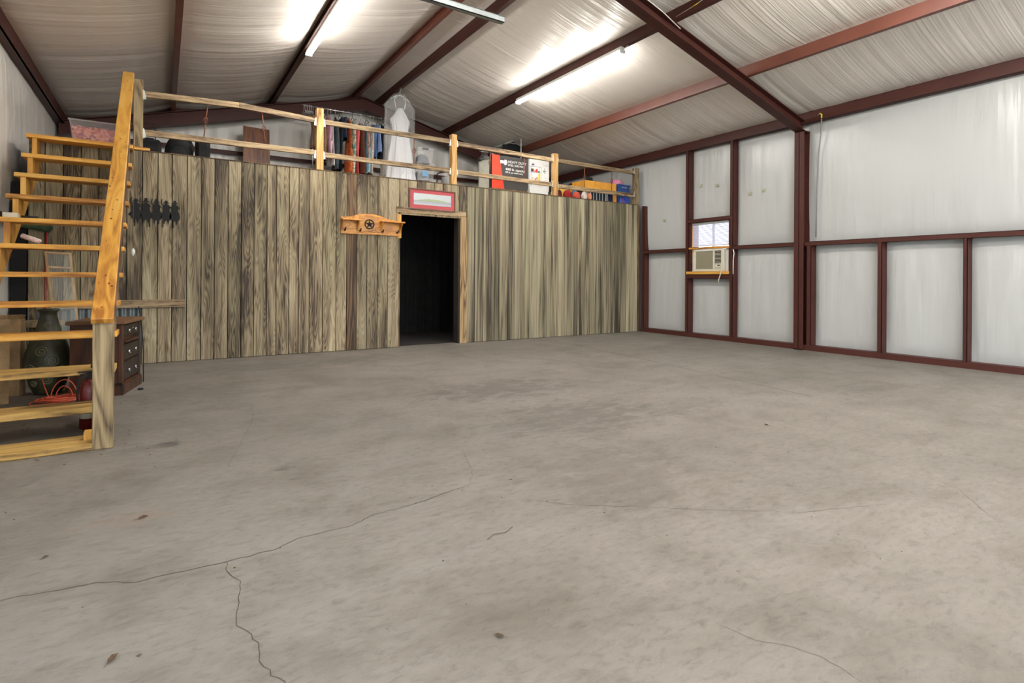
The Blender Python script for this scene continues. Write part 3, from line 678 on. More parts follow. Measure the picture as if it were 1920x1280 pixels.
# urn
urn = thing('floor_vase', 'tall dark green floor vase with raised scrolls under the stairs', 'vase', (-.82, 6.05, 0))
prof = [(.085, 0), (.10, .02), (.125, .08), (.15, .18), (.158, .28), (.15, .36), (.125, .44), (.095, .52), (.072, .60), (.06, .66), (.06, .69), (.075, .705), (.075, .72), (.055, .72), (.05, .66)]
M['urn'] = simple('mottled_green_glaze', rgb(66, 66, 46), .45, var=.35, nscale=12); M['scroll'] = simple('worn_scroll_relief', rgb(124, 118, 88), .5, var=.2)
MB().lathe(-.82, 6.05, prof, 28).build('body', 'urn', urn, True)
def rr(z):
    for (r0, z0), (r1, z1) in zip(prof[:-1], prof[1:]):
        if z0 <= z <= z1 and z1 > z0: return r0+(r1-r0)*(z-z0)/(z1-z0)
    return .1
for (az, zc_, s, dr) in [(-1.75, .37, .045, 1), (-1.25, .29, .055, -1), (-2.3, .22, .05, 1), (-.9, .2, .045, 1), (-1.5, .58, .03, 1), (-1.5, .13, .045, -1), (-1.7, .22, .03, -1), (-2.2, .1, .03, 1)]:
    pts = []
    for i in range(26):
        t = i/25; a = t*4*PI; r = s*(1-t*.85); dx_ = r*math.cos(a)*dr; z = zc_+r*math.sin(a)
        R_ = rr(z)+.003; th = az+dx_/R_
        pts.append((-.82+R_*math.cos(th), 6.05+R_*math.sin(th), z))
    MB().tube(pts, .004, 5).build('scroll', 'scroll', urn, True)
# cardboard cartons
M['card'] = simple('old_cardboard', rgb(150, 122, 84), .85, var=.25, nscale=9)
def carton(x, y, w_, d_, h, ang, lb):
    t = thing('tall_carton', lb, 'box', (x, y, 0))
    def fn(u, v):
        a = u*2*PI; sq = max(abs(math.cos(a)), abs(math.sin(a))); k = (.5/sq)
        wob = 1+.06*noise.noise(Vector((u*6, v*5, x*9)))
        tw = ang+.1*v; X = k*math.cos(a)*w_*wob; Y_ = k*math.sin(a)*d_*wob
        return (x+X*math.cos(tw)-Y_*math.sin(tw), y+X*math.sin(tw)+Y_*math.cos(tw), v*h)
    m = MB().grid(fn, 32, 14, True); n0 = len(m.v); m.f.append(tuple(range(n0-32, n0))); m.f.append(tuple(range(31, -1, -1)))
    m.build('body', 'card', t)
    m = MB()
    for q in range(4):
        a = ang+.1+q*PI/2; c, s_ = math.cos(a), math.sin(a)
        m.add([(x+(w_*.45*c-d_*.45*s_)*1, y+(w_*.45*s_+d_*.45*c), h), (x+(w_*.45*c+d_*.45*s_), y+(w_*.45*s_-d_*.45*c), h), (x+(w_*.6*c+d_*.4*s_), y+w_*.6*s_-d_*.4*c, h+.03), (x+(w_*.6*c-d_*.4*s_), y+w_*.6*s_+d_*.4*c, h+.03)], [(0, 1, 2, 3)])
    m.build('flap', 'card', t)
    # printed label
    return t
carton(-1.09, 5.75, .13, .12, .66, .3, 'tall crumpled brown carton under the stairs, nearest the left wall')
carton(-1.05, 6.1, .12, .11, .64, -.2, 'second tall brown carton under the stairs, behind the first')
sb = thing('wooden_stand', 'low rough pine stand against the wall behind the green vase', 'stand', (-1.0, 7.0, 0))
box(-1.14, -1.09, 7.3, 7.34, 0, .72).build('upright', 'greywood', sb); box(-1.16, -.86, 6.95, 7.3, .50, .55).build('shelf', 'greywood', sb); box(-1.15, -1.11, 6.96, 7.0, 0, .50).build('leg', 'greywood', sb); box(-.90, -.87, 6.96, 7.0, 0, .50).build('leg', 'greywood', sb)
rb = MB().extrude([(-1.02, 6.5, .38), (-.92, 6.46, .44), (-.93, 6.46, .30), (-.99, 6.48, .26)], (0, .12, .0)).build('red_pouch', cloth('red_cloth', rgb(176, 70, 58)), None); tag(rb, 'small red cloth pouch showing between the carton and the green vase', 'pouch')
rb.location = (0, 0, -.26)
# orange extension cord heap
M['cord'] = simple('orange_cord', rgb(196, 84, 56), .5, var=.1)
pts = []
cxx, cyy = -.68, 5.55
for i in range(520):
    t = i/519; a = t*26*PI
    r = .10+.07*noise.noise(Vector((t*9, 0, 0)))+.03*math.sin(a*.37)
    ox = .07*noise.noise(Vector((t*5, 7, 0))); oy = .05*noise.noise(Vector((t*5, 0, 7)))
    pts.append((cxx+ox+r*1.15*math.cos(a), cyy+oy+r*.75*math.sin(a), .008+.05*t*(.5+.5*noise.noise(Vector((a*.8, 3, 3))))+.012*abs(math.sin(a*1.7))))
ec = MB().tube(pts, .0045, 5)
for (rx_, z_) in ((.085, .16), (.055, .11)):
    ec.tube([(cxx+.02+rx_*math.cos(a), cyy+.06, .01+z_*max(0, math.sin(a))) for a in [k*PI/14 for k in range(15)]], .0045, 5)
ec.tube([(-.86, 5.9, .24), (-.80, 5.75, .1), (-.76, 5.65, .03)], .0045, 5)
tag(ec.build('extension_cord', 'cord', None, True), 'orange extension cord heaped on the floor under the stairs', 'cord')
# fire extinguisher
fx = thing('fire_extinguisher', 'red fire extinguisher standing behind the newel post', 'extinguisher', (-.405, 4.53, 0))
ex, ey = -.405, 4.535
M['exred'] = simple('extinguisher_red', rgb(84, 10, 9), .3, var=.08)
MB().lathe(ex, ey, [(.048, 0), (.052, .008), (.052, .24), (.046, .275), (.03, .30), (.016, .31), (.016, .325)], 20).build('cylinder', 'exred', fx, True)
MB().lathe(ex, ey, [(.0528, .07), (.0528, .14)], 20).build('label', 'offwhite', fx, True)
m = MB().box(ex-.016, ex+.016, ey-.015, ey+.015, .325, .36); m.beam((ex-.05, ey, .352), (ex+.03, ey, .366), .018, .008); m.beam((ex-.06, ey, .368), (ex+.03, ey, .372), .018, .008); m.build('valve', 'blackmetal', fx)
MB().tube([(ex-.01, ey-.02, .345), (ex-.05, ey-.03, .33), (ex-.058, ey-.03, .25), (ex-.056, ey-.03, .12)], .007, 6).build('hose', 'black', fx, True)
gl = MB().tube([(-.40, 4.585, .398), (-.36, 4.60, .398)], .012, 8).build('black_glove', 'black', None, True); tag(gl, 'small black bundle on the tread above the extinguisher', 'bundle')
# dresser
dr = thing('dresser', 'old dark wooden dresser with drawers beside the stairs', 'dresser', (-.285, 5.64, 0))
x0, x1, y0, y1, hh = -.65, -.285, 5.64, 6.17, .615
m = MB().box(x0, x1-.02, y0+.005, y1, .03, hh-.02); m.build('body', 'mahog', dr)
box(x0-.02, x1+.03, y0-.03, y1+.02, hh-.018, hh+.012).build('top', 'mahog_top', dr, bevel=.005)
m = MB().box(x0-.008, x1+.012, y0-.012, y1+.01, 0, .085); m.box(x0-.004, x1+.005, y0-.006, y1+.005, .085, .10); m.build('plinth', 'mahog', dr, bevel=.004)
for yy in (y0, y1-.05): box(x1-.03, x1, yy, yy+.05, .10, hh-.02).build('pilaster', 'mahog', dr, bevel=.004)
for (za, zb) in ((.115, .27), (.285, .42), (.435, .475), (.485, .585)):
    if zb-za < .06:
        box(x1-.02, x1+.012, y0+.055, y1-.055, za, zb-.02).build('ledge', 'mahog', dr); continue
    d_ = box(x1-.022, x1-.004, y0+.058, y1-.058, za, zb).build('drawer', 'darkwood', dr, bevel=.005)
    for yy in (y0+.17, y1-.17):
        k = MB().tube([(x1-.004, yy, (za+zb)/2), (x1+.012, yy, (za+zb)/2)], [.006, .010], 8); k.tube([(x1+.008, yy-.02, (za+zb)/2), (x1+.014, yy-.012, (za+zb)/2-.02), (x1+.014, yy+.012, (za+zb)/2-.02), (x1+.008, yy+.02, (za+zb)/2)], .0025, 5)
        k.build('pull', 'chrome', d_, True)
dr.rotation_euler = (0, 0, -.215)
bo = MB().tube([(-.150, 6.22, .004), (-.150, 6.24, .3), (-.165, 6.25, .52), (-.185, 6.26, .68), (-.19, 6.26, .72)], .005, 6).build('bent_rod', 'blackmetal', None, True)
tag(bo, 'thin bent black rod leaning at the far end of the dresser', 'rod')
# debris on the floor
M['leaf'] = simple('dry_leaf', rgb(78, 58, 40), .8, var=.3, nscale=40)
def leaf(x, y, s, a, lb):
    m = MB(); c, q = math.cos(a), math.sin(a); P = []
    for (u, v, z) in [(-1, 0, .004), (-.4, .35, .010), (.3, .38, .012), (1, .05, .004), (.4, -.25, .010), (-.3, -.34, .008), (0, 0, .002)]:
        P.append((x+s*(u*c-v*q), y+s*(u*q+v*c), z*s/.03+.001))
    m.add(P, [(0, 6, 1), (1, 6, 2), (2, 6, 3), (3, 6, 4), (4, 6, 5), (5, 6, 0)]); m.tube([P[0], (x-s*1.5*c, y-s*1.5*q, .004)], .0008, 4)
    tag(m.build('dry_leaf', 'leaf'), lb, 'leaf')
leaf(-.104, 1.754, .022, 1.0, 'dry leaf at the bottom left of the floor'); leaf(.798, 1.297, .017, 2.2, 'dry brown leaf at the bottom centre of the floor')
leaf(-.064, 2.72, .022, .4, 'small dark leaf left of the long crack, below the stairs foot'); leaf(-.346, 2.52, .014, .9, 'tiny curled leaf near the left edge of the floor')
leaf(3.514, 2.213, .02, 1.4, 'small dark leaf at the right side of the floor')
dbm = MB()
for i in range(220):
    x = random.uniform(-1.0, 6.5); y = random.uniform(.8, 7.0); s = random.uniform(.002, .007)
    a = random.uniform(0, 6); dbm.add([(x+s*math.cos(a+k*2.1)*random.uniform(.6, 1.3), y+s*math.sin(a+k*2.1), .0015) for k in range(3)]+[(x, y, .004)], [(0, 1, 3), (1, 2, 3), (2, 0, 3)])
for i in range(90):
    x = random.uniform(-1.0, -.05); y = random.uniform(3.7, 5.6); s = random.uniform(.003, .012)
    a = random.uniform(0, 6); dbm.add([(x+s*math.cos(a+k*2.1), y+s*math.sin(a+k*2.1)*.6, .0015) for k in range(3)]+[(x, y, .004)], [(0, 1, 3), (1, 2, 3), (2, 0, 3)])
o = dbm.build('floor_grit', 'leaf'); tag(o, 'scattered dark grit and leaf crumbs on the concrete', 'grit', kind='stuff')
cable('twig', [(1.05, 1.80, .003), (1.09, 1.822, .004), (1.14, 1.812, .004), (1.19, 1.84, .003)], .0010, 'leaf'); bpy.data.objects['twig']['label'] = 'thin dark twig on the floor right of the long crack'; bpy.data.objects['twig']['category'] = 'twig'
cp = MB().lathe(-.16, 5.82, [(.02, 0), (.022, .012), (.016, .016)], 12).build('bottle_cap', 'black', None, True); tag(cp, 'small dark cap on the floor beside the dresser', 'cap')

# ------------------------------------------------------------------ wall pieces
# cowboy coat rack (silhouette cut from sheet metal)
cb = thing('cowboy_hook_rack', 'black metal coat rack of five riding cowboys on the plank wall', 'coat rack', (-.1, YP-.01, 1.7))
yq = YP-.014
def poly(pts, name='rider', parent=cb, mat='blackmetal', t=.006):
    yy = yq+.003 if name == 'back_strip' else (yq-.002 if name == 'rider' else yq)
    return MB().extrude([(x, yy, z) for x, z in pts], (0, t, 0)).build(name, mat, parent)
for i, cx in enumerate([-.26, -.165, -.065, .03, .115]):
    zt = [1.885, 1.90, 1.895, 1.885, 1.89][i]; w_ = .044
    poly([(cx-w_*1.2, 1.69), (cx-w_*1.05, 1.735), (cx-w_*.6, 1.765), (cx+w_*.5, 1.775), (cx+w_*1.0, 1.75), (cx+w_*1.2, 1.70), (cx+w_*1.1, 1.665), (cx+w_*.7, 1.655), (cx+w_*.5, 1.60), (cx+w_*.2, 1.655), (cx-w_*.2, 1.65), (cx-w_*.4, 1.60), (cx-w_*.6, 1.66)], 'horse')
    r_ = poly([(cx-.033, 1.755), (cx-.036, 1.80), (cx-.030, 1.832), (cx-.012, 1.842), (cx-.013, 1.854), (cx-.032, 1.853), (cx-.032, 1.858), (cx-.017, 1.864), (cx-.012, zt), (cx+.012, zt), (cx+.017, 1.864), (cx+.032, 1.858), (cx+.032, 1.853), (cx+.013, 1.854), (cx+.012, 1.842), (cx+.030, 1.832), (cx+.036, 1.80), (cx+.033, 1.755)])
    am = MB()
    if i in (0, 2, 3): am.beam((cx-.028, yq+.003, 1.828), (cx-.046, yq+.003, 1.85), .006, .014, (0, 1, 0)).beam((cx-.046, yq+.003, 1.85), (cx-.040, yq+.003, 1.90), .006, .013, (0, 1, 0))
    else: am.beam((cx-.028, yq+.003, 1.828), (cx-.048, yq+.003, 1.80), .006, .014, (0, 1, 0))
    am.beam((cx+.028, yq+.003, 1.828), (cx+.046, yq+.003, 1.80), .006, .014, (0, 1, 0))
    am.build('arm', 'blackmetal', r_)
poly([(-.335, 1.70), (-.31, 1.735), (.14, 1.735), (.175, 1.695), (.14, 1.69), (-.30, 1.69)], 'back_strip', cb)
for hx in (-.27, -.13, -.0, .10): MB().tube([(hx, yq, 1.66), (hx, yq-.005, 1.60), (hx, yq-.03, 1.575), (hx, yq-.045, 1.60)], .006, 6).build('hook', 'blackmetal', cb, True)
# star shelf
ss = thing('star_shelf', 'pine wall shelf with a black iron star and coat hooks', 'shelf', (2.45, YP-.01, 1.6))
zb, yb = 1.605, YP-.022
bk = [(2.04, zb), (2.90, zb), (2.90, 1.80), (2.85, 1.825), (2.70, 1.84), (2.60, 1.875), (2.50, 1.895), (2.38, 1.895), (2.26, 1.875), (2.18, 1.845), (2.08, 1.835), (2.04, 1.84)]
MB().extrude([(x, yb, z) for x, z in bk], (0, .02, 0)).build('back_board', 'shelfpine', ss, bevel=.003)
MB().extrude([(2.25, yb-.006, 1.64), (2.60, yb-.006, 1.64), (2.56, yb-.006, 1.86), (2.30, yb-.006, 1.86)], (0, .02, 0)).build('centre_board', 'shelfpine', ss, bevel=.003)
for a, b in ((2.03, 2.28), (2.58, 2.92)): box(a, b, yb-.115, yb, 1.785, 1.805).build('shelf_board', 'shelfpine', ss, bevel=.003)
for x in (2.05, 2.265, 2.60, 2.885): MB().extrude([(x-.009, yb, 1.64), (x-.009, yb, 1.785), (x-.009, yb-.095, 1.785), (x-.009, yb-.085, 1.76), (x-.009, yb-.03, 1.70)], (.018, 0, 0)).build('bracket', 'shelfpine', ss)
ring = MB(); cx, cz = 2.432, 1.752
ring.tube([(cx+.062*math.cos(a), yb-.012, cz+.062*math.sin(a)) for a in [k*PI/16 for k in range(33)]], .0085, 6, False)
ring.build('iron_ring', 'blackmetal', ss, True)
sp = []
for k in range(10):
    r = .062 if k % 2 == 0 else .024; a = PI/2+k*PI/5; sp.append((cx+r*math.cos(a), yb-.011, cz+r*math.sin(a)))
sp.append((cx, yb-.024, cz)); MB().add(sp, [(k, (k+1) % 10, 10) for k in range(10)]).build('iron_star', 'blackmetal', ss)
for hx in (2.09, 2.30, 2.62, 2.84): MB().tube([(hx, yb-.0, 1.655), (hx, yb-.03, 1.65), (hx, yb-.05, 1.66), (hx, yb-.055, 1.685)], [.013, .009, .008, .012], 8).build('coat_hook', 'blackmetal', ss, True)
box(2.845, 2.91, YP-.010, YP, 1.58, 1.93).build('pale_block', 'pine_z', wall_loft)
# framed picture
pf = thing('framed_picture', 'wide framed landscape print with a red mat above the doorway', 'picture', (3.4, YP-.02, 2.17))
X0, X1, Z0, Z1 = 3.022, 3.772, 2.012, 2.325; yf = YP-.03
fmat = simple('dark_rose_frame', rgb(96, 58, 44), .4, var=.1)
for a in [(X0, X1, Z1-.018, Z1), (X0, X1, Z0, Z0+.018), (X0, X0+.018, Z0+.018, Z1-.018), (X1-.018, X1, Z0+.018, Z1-.018)]:
    box(a[0], a[1], yf, YP-.002, a[2], a[3]).build('frame_bar', fmat, pf, bevel=.003)
box(X0+.018, X1-.018, yf+.012, yf+.016, Z0+.018, Z1-.018).build('mat_board', simple('red_mat', rgb(178, 76, 80), .8, var=.05), pf)
m, ns, ls, b = newmat('landscape_print')     # pale sky, wooded island, water: a flat print
tc = ns.new('ShaderNodeTexCoord'); sx = ns.new('ShaderNodeSeparateXYZ'); ls.new(tc.outputs['Generated'], sx.inputs[0])
nz = noise_(ns, ls, tc.outputs['Generated'], 22, 4, .7)
u = sx.outputs[0]; v = sx.outputs[2]
du = math_(ns, ls, 'MULTIPLY', math_(ns, ls, 'SUBTRACT', u, .5), 2.1); prof_ = math_(ns, ls, 'SUBTRACT', 1.0, math_(ns, ls, 'MULTIPLY', du, du))
top = math_(ns, ls, 'ADD', math_(ns, ls, 'MULTIPLY', prof_, .22), math_(ns, ls, 'MULTIPLY', math_(ns, ls, 'SUBTRACT', nz, .5), .35))
dv = math_(ns, ls, 'SUBTRACT', v, .33)
inside = math_(ns, ls, 'MULTIPLY', math_(ns, ls, 'GREATER_THAN', dv, 0.0), math_(ns, ls, 'LESS_THAN', dv, top))
green = ramp(ns, ls, noise_(ns, ls, tc.outputs['Generated'], 48, 3, .8), [(.35, rgb(70, 92, 66)), (.5, rgb(128, 146, 104)), (.62, rgb(206, 206, 170))]).outputs[0]
sky = ramp(ns, ls, v, [(0.0, rgb(166, 165, 170)), (.33, rgb(140, 143, 150)), (.42, rgb(172, 178, 178)), (1.0, rgb(172, 180, 180))]).outputs[0]
ls.new(mixc(ns, ls, inside, sky, green), b.inputs['Base Color']); b.inputs['Roughness'].default_value = .3
box(X0+.072, X1-.072, yf+.009, yf+.013, Z0+.075, Z1-.07).build('print', m, pf)
# ------------------------------------------------------------------ window with blind, AC
win = thing('window', 'small window with a white slatted blind in the right wall', 'window', (WR, 6.0, 1.6))
del win['category']; del win['label']; win.name = 'window_1'; win['kind'] = 'structure'
M['glasspane'] = glass('window_glass', (.9, .95, 1, 1), .12, .02)
box(WR+.03, WR+.036, WY0, WY1, 1.55, WZ1).build('pane', 'glasspane', win)
for a in [(WY0, WY1, WZ1-.03, WZ1), (WY0, WY1, 1.54, 1.57), (WY0, WY0+.03, 1.54, WZ1), (WY1-.03, WY1, 1.54, WZ1), (5.985, 6.015, 1.54, WZ1)]: box(WR+.01, WR+.05, *a).build('window_frame', 'white', win)
for a in [(5.565, 5.60, 1.03, 2.0), (6.36, 6.39, 1.03, 2.0)]: box(XR+.03, WR+.09, *a).build('window_lining', 'steel', win)
bl = thing('window_blind', 'white horizontal slat blind above the air conditioner', 'blind', (XR+.06, 6.0, 1.99))
bxx = XR+.07
M['slat'] = simple('white_slat', rgb(190, 186, 204), .5, var=.02)
box(bxx-.015, bxx+.015, 5.60, 6.37, 1.965, 1.99).build('headrail', 'white', bl)
ns_ = 19
for i in range(ns_):
    z = 1.955-i*(1.955-1.60)/(ns_-1)
    MB().add([(bxx-.007, 5.60, z-.009), (bxx-.007, 6.37, z-.009), (bxx-.001, 6.37, z), (bxx-.001, 5.60, z), (bxx+.003, 6.37, z+.009), (bxx+.003, 5.60, z+.009)], [(0, 1, 2, 3), (3, 2, 4, 5)]).build('slat', 'slat', bl)
for y in (5.75, 6.0, 6.25): MB().tube([(bxx-.013, y, 1.965), (bxx-.013, y, 1.60)], .0012, 4).build('ladder_cord', 'cable', bl)
box(bxx-.012, bxx+.012, 5.60, 6.37, 1.58, 1.592).build('bottom_rail', 'white', bl)
MB().tube([(bxx-.03, 6.33, 1.95), (bxx-.035, 6.335, 1.3)], .004, 6).build('tilt_wand', 'pine_z', bl, True)
box(XR+.01, WR+.02, 5.57, 6.39, 1.535, 1.565).build('window_rail', 'shelfpine', win)
box(XR-.02, WR+.02, 5.57, 6.42, 1.097, 1.145).build('window_sill', 'pine_y', win, bevel=.004)
ac = thing('air_conditioner', 'beige window air conditioner on a pine sill in the right wall', 'air conditioner', (XR, 6.0, 1.146))
xf = XR+.0
m = MB().box(xf+.02, WR+.3, 5.68, 6.30, 1.147, 1.525); m.build('case', 'offwhite', ac, bevel=.006)
box(xf+.07, xf+.08, 6.30, 6.385, 1.147, 1.53).build('side_panel', 'white', ac); box(xf+.07, xf+.08, 5.575, 5.68, 1.147, 1.53).build('side_panel', 'white', ac)
fr = MB(); fr.box(xf, xf+.02, 5.70, 6.285, 1.147, 1.185); fr.box(xf, xf+.02, 5.70, 6.285, 1.49, 1.525); fr.box(xf, xf+.02, 6.235, 6.285, 1.185, 1.49); fr.box(xf, xf+.02, 5.70, 5.725, 1.185, 1.49); fr.box(xf, xf+.02, 5.855, 5.885, 1.185, 1.49); fr.build('front_frame', 'offwhite', ac, bevel=.003)
box(xf+.012, xf+.02, 5.885, 6.235, 1.185, 1.49).build('grille_back', 'acgrille', ac)
for i in range(17): box(xf+.004, xf+.012, 5.885, 6.235, 1.193+i*.0175, 1.201+i*.0175).build('grille_bar', 'acgrille', ac)
box(xf+.016, xf+.022, 5.725, 5.855, 1.28, 1.49).build('outlet_recess', 'black', ac)
for i in range(9): box(xf+.002, xf+.016, 5.727, 5.853, 1.288+i*.0225, 1.294+i*.0225).build('louvre', 'offwhite', ac)
cp = box(xf+.0, xf+.02, 5.725, 5.855, 1.185, 1.275).build('control_panel', 'offwhite', ac)
box(xf-.002, xf, 5.735, 5.848, 1.192, 1.268).build('bezel', simple('grey_bezel', rgb(120, 118, 112), .5), cp); box(xf-.004, xf-.002, 5.74, 5.843, 1.197, 1.263).build('face', 'offwhite', cp)
box(xf-.005, xf-.003, 5.745, 5.79, 1.235, 1.255).build('display', 'black', cp)
for i in range(4): box(xf-.006, xf-.003, 5.75+i*.022, 5.764+i*.022, 1.205, 1.215).build('button', 'acgrille', cp)
box(xf-.004, xf, 5.90, 6.10, 1.495, 1.515).build('air_vent', 'white', ac)
MB().tube([(xf-.005, 5.69, 1.21), (xf-.02, 5.69, 1.17), (xf-.035, 5.695, 1.13), (xf-.04, 5.72, 1.05), (xf-.03, 5.75, .99), (xf-.02, 5.75, .955)], .008, 6).build('power_cord', 'offwhite', ac, True)

# ------------------------------------------------------------------ things on the loft
# clear tub with orange/red contents
tb = thing('clear_tub', 'clear plastic tub of orange and red string at the top of the stairs', 'tub', (-.66, 7.95, LOFT))
M['clear'] = glass('milky_plastic', (.86, .84, .82, 1), .20, .2)
def tubfn(x0, x1, y0, y1, z0, z1, fl):
    m = MB(); k = fl
    v = [(x0+k, y0+k, z0), (x1-k, y0+k, z0), (x1-k, y1-k, z0), (x0+k, y1-k, z0), (x0, y0, z1), (x1, y0, z1), (x1, y1, z1), (x0, y1, z1)]
    return m.add(v, [(0, 3, 2, 1), (0, 1, 5, 4), (1, 2, 6, 5), (2, 3, 7, 6), (3, 0, 4, 7)])
tubfn(-.89, -.43, 7.80, 8.15, LOFT, 2.76, .035).build('tub_shell', 'clear', tb)
m = MB(); 
for a in [(-.90, -.42, 7.79, 7.80), (-.90, -.42, 8.15, 8.16), (-.90, -.89, 7.80, 8.15), (-.43, -.42, 7.80, 8.15)]: m.box(*a, 2.752, 2.768)
m.build('rim', 'clear', tb)
sm, ns, ls, b = newmat('orange_pink_tangle')
vo = ns.new('ShaderNodeTexVoronoi'); vo.inputs['Scale'].default_value = 45; ls.new(coords(ns, ls, (1, 1, 1)), vo.inputs['Vector'])
r = ramp(ns, ls, vo.outputs['Color'], [(0.2, rgb(150, 60, 70)), (0.5, rgb(214, 92, 60)), (0.8, rgb(232, 150, 130))]); ls.new(r.outputs[0], b.inputs['Base Color'])
def lump(u, v):
    a = u*2*PI; k = v; z = LOFT+.012+(.235+.02*noise.noise(Vector((u*9, v*3, 0))))*min(1, v*1.4) if v < .75 else LOFT+.25+.03*noise.noise(Vector((math.cos(a)*4, math.sin(a)*4, v*9)))
    s = (1 if v < .75 else (1-v)/.25); bw_ = .165+.03*min(1, v*1.3)
    sq = 1/max(abs(math.cos(a)), abs(math.sin(a)))
    return (-.66+bw_*math.cos(a)*sq*s*1.12, 7.975+(bw_-.035)*math.sin(a)*sq*s, z)
MB().grid(lump, 48, 20, True).build('string_tangle', sm, tb, True)
# suitcases / backpack
def suitcase(x0, x1, y0, y1, z1, lb, handle=False):
    t = thing('suitcase', lb, 'suitcase', ((x0+x1)/2, (y0+y1)/2, LOFT))
    box(x0, x1, y0, y1, LOFT+.02, z1).build('shell', 'black', t, bevel=.03)
    box(x0+.03, x1-.03, y0-.015, y0+.005, LOFT+.05, z1-.05).build('front_pocket', 'black', t, bevel=.007)
    MB().tube([((x0+x1)/2-.05, y0+.08, z1-.01), ((x0+x1)/2-.04, y0+.08, z1+.018), ((x0+x1)/2+.04, y0+.08, z1+.018), ((x0+x1)/2+.05, y0+.08, z1-.01)], .008, 6).build('grab_handle', 'black', t, True)
    for xx in (x0+.03, x1-.03): MB().lathe(xx, y0+.03, [(.018, LOFT), (.018, LOFT+.022)], 10).build('wheel', 'black', t)
    if handle:
        MB().tube([(x0+.05, y0+.1, z1-.02), (x0+.05, y0+.1, 2.85), (x0+.06, y0+.1, 2.86), (x0+.175, y0+.1, 2.86), (x0+.185, y0+.1, 2.85), (x0+.185, y0+.1, z1-.02)], .006, 6).build('telescopic_handle', 'black', t, True)
    return t
suitcase(-.27, -.02, 7.86, 8.1, 2.66, 'black suitcase with its handle pulled up, next to the stair post', True)
suitcase(.335, .50, 7.86, 8.06, 2.72, 'narrow black suitcase standing right of the backpack')
suitcase(.20, .33, 8.15, 8.3, 2.74, 'low black bag standing behind the backpack')
bp = thing('backpack', 'rounded black backpack between the black suitcases', 'backpack', (.16, 7.95, LOFT))
def bpf(u, v):
    a = u*2*PI; t = v; z = LOFT+.29*math.sin(t*PI/2); r = (math.cos(t*PI/2))**.45
    return (.16+.16*r*math.cos(a)*(1-.12*t), 7.98+.10*r*math.sin(a), z)
MB().grid(bpf, 28, 12, True).build('main_body', 'black', bp, True)
MB().grid(lambda u, v: (.15+.10*math.cos(v*PI/2)**.5*math.cos(u*2*PI), 7.90+.035*math.cos(v*PI/2)**.5*math.sin(u*2*PI), LOFT+.17*math.sin(v*PI/2)), 24, 10, True).build('front_pocket', 'black', bp, True)
MB().tube([(.10, 7.96, 2.70), (.12, 7.95, 2.745), (.18, 7.95, 2.745), (.21, 7.96, 2.70)], .008, 6).build('handle', 'blackmetal', bp, True)
# brown panel
pn = MB().extrude([(1.13, 10.15, LOFT), (1.56, 10.15, LOFT), (1.55, 10.27, 3.565), (1.14, 10.27, 3.575)], (0, .03, 0)).build('brown_panel', 'panelwood'); tag(pn, 'brown laminate board leaning upright at the back of the loft', 'board')

# clothes rack and garments
def rackthing(label, a, b, legs, mat='chrome'):
    t = thing('clothes_rack', label, 'clothes rack', (legs[0][0], legs[0][1], LOFT))
    MB().tube([a, b], .011, 8).build('hanging_rail', mat, t, True)
    for (x, y) in legs:
        MB().tube([(x, y, LOFT+.02), (x, y, a[2] if abs(a[2]-b[2]) < .05 else b[2])], .011, 8).build('upright', mat, t, True)
    return t
RY, RZ_ = 9.6, 3.895
rk = rackthing('chrome clothes rack full of garments on the left of the loft', (1.95, RY, RZ_), (3.42, RY, RZ_), [(2.13, RY), (3.38, RY)])
for x in (2.13, 3.38): MB().tube([(x, RY-.22, LOFT+.02), (x, RY+.22, LOFT+.02)], .012, 8).build('foot', 'chrome', rk, True)
def hanger_mesh(x, y, zr, hw, axis='y', n=1):
    m = MB(); pts = []
    def P(s, z): return (x, y+s, z) if axis == 'y' else (x+s, y, z)
    hook = [P(.018*math.cos(a), zr+.002+.018*math.sin(a)) for a in [PI*k/6 for k in range(-1, 7)]]
    m.tube(hook+[P(0, zr-.05), P(0, zr-.075)], .003, 5)
    m.tube([P(-hw, zr-.15), P(-hw*.4, zr-.105), P(0, zr-.075), P(hw*.4, zr-.105), P(hw, zr-.15)], .005, 5)
    m.tube([P(-hw, zr-.15), P(hw, zr-.15)], .004, 5)
    return m
def garment_mesh(x, y, zt, zb, th, hw, axis, seed, slant=0.0, flare=1.1):
    def fn(u, v):
        a = u*2*PI; z = zt+(zb-zt)*v
        sh = min(1, .16+v*7) ; w_ = hw*(sh**.6)*(1+(flare-1)*v)
        t_ = th*(.35+.65*min(1, v*5))*(1+.25*noise.noise(Vector((seed, v*3, u*4))))
        rip = 1+.22*math.sin(a*5+seed)*v+.10*math.sin(a*9+seed*2)*v
        A = w_*math.cos(a); B = t_*math.sin(a)*rip+.012*math.sin(v*5+seed+a)
        zz_ = z-(.04*abs(math.cos(a)) if v < .12 else 0)+slant*math.cos(a)*v
        if v > .99: zz_ += .012*math.sin(a*4+seed)
        return (x+B, y+A, zz_) if axis == 'y' else (x+A, y+B, zz_)
    m = MB().grid(fn, 30, 16, True); m.f.append(tuple(range(29, -1, -1)))
    return m
def patt(name, cols, scale):
    m, ns, ls, b = newmat(name); n = noise_(ns, ls, coords(ns, ls, (1, 1, 1)), scale, 2, .6, 1.0)
    st_ = [(.3+.4*i/(len(cols)-1), c) for i, c in enumerate(cols)]
    r = ramp(ns, ls, n, st_); r.color_ramp.interpolation = 'CONSTANT' if len(cols) > 2 else 'LINEAR'
    ls.new(r.outputs[0], b.inputs['Base Color']); b.inputs['Roughness'].default_value = .85; return m
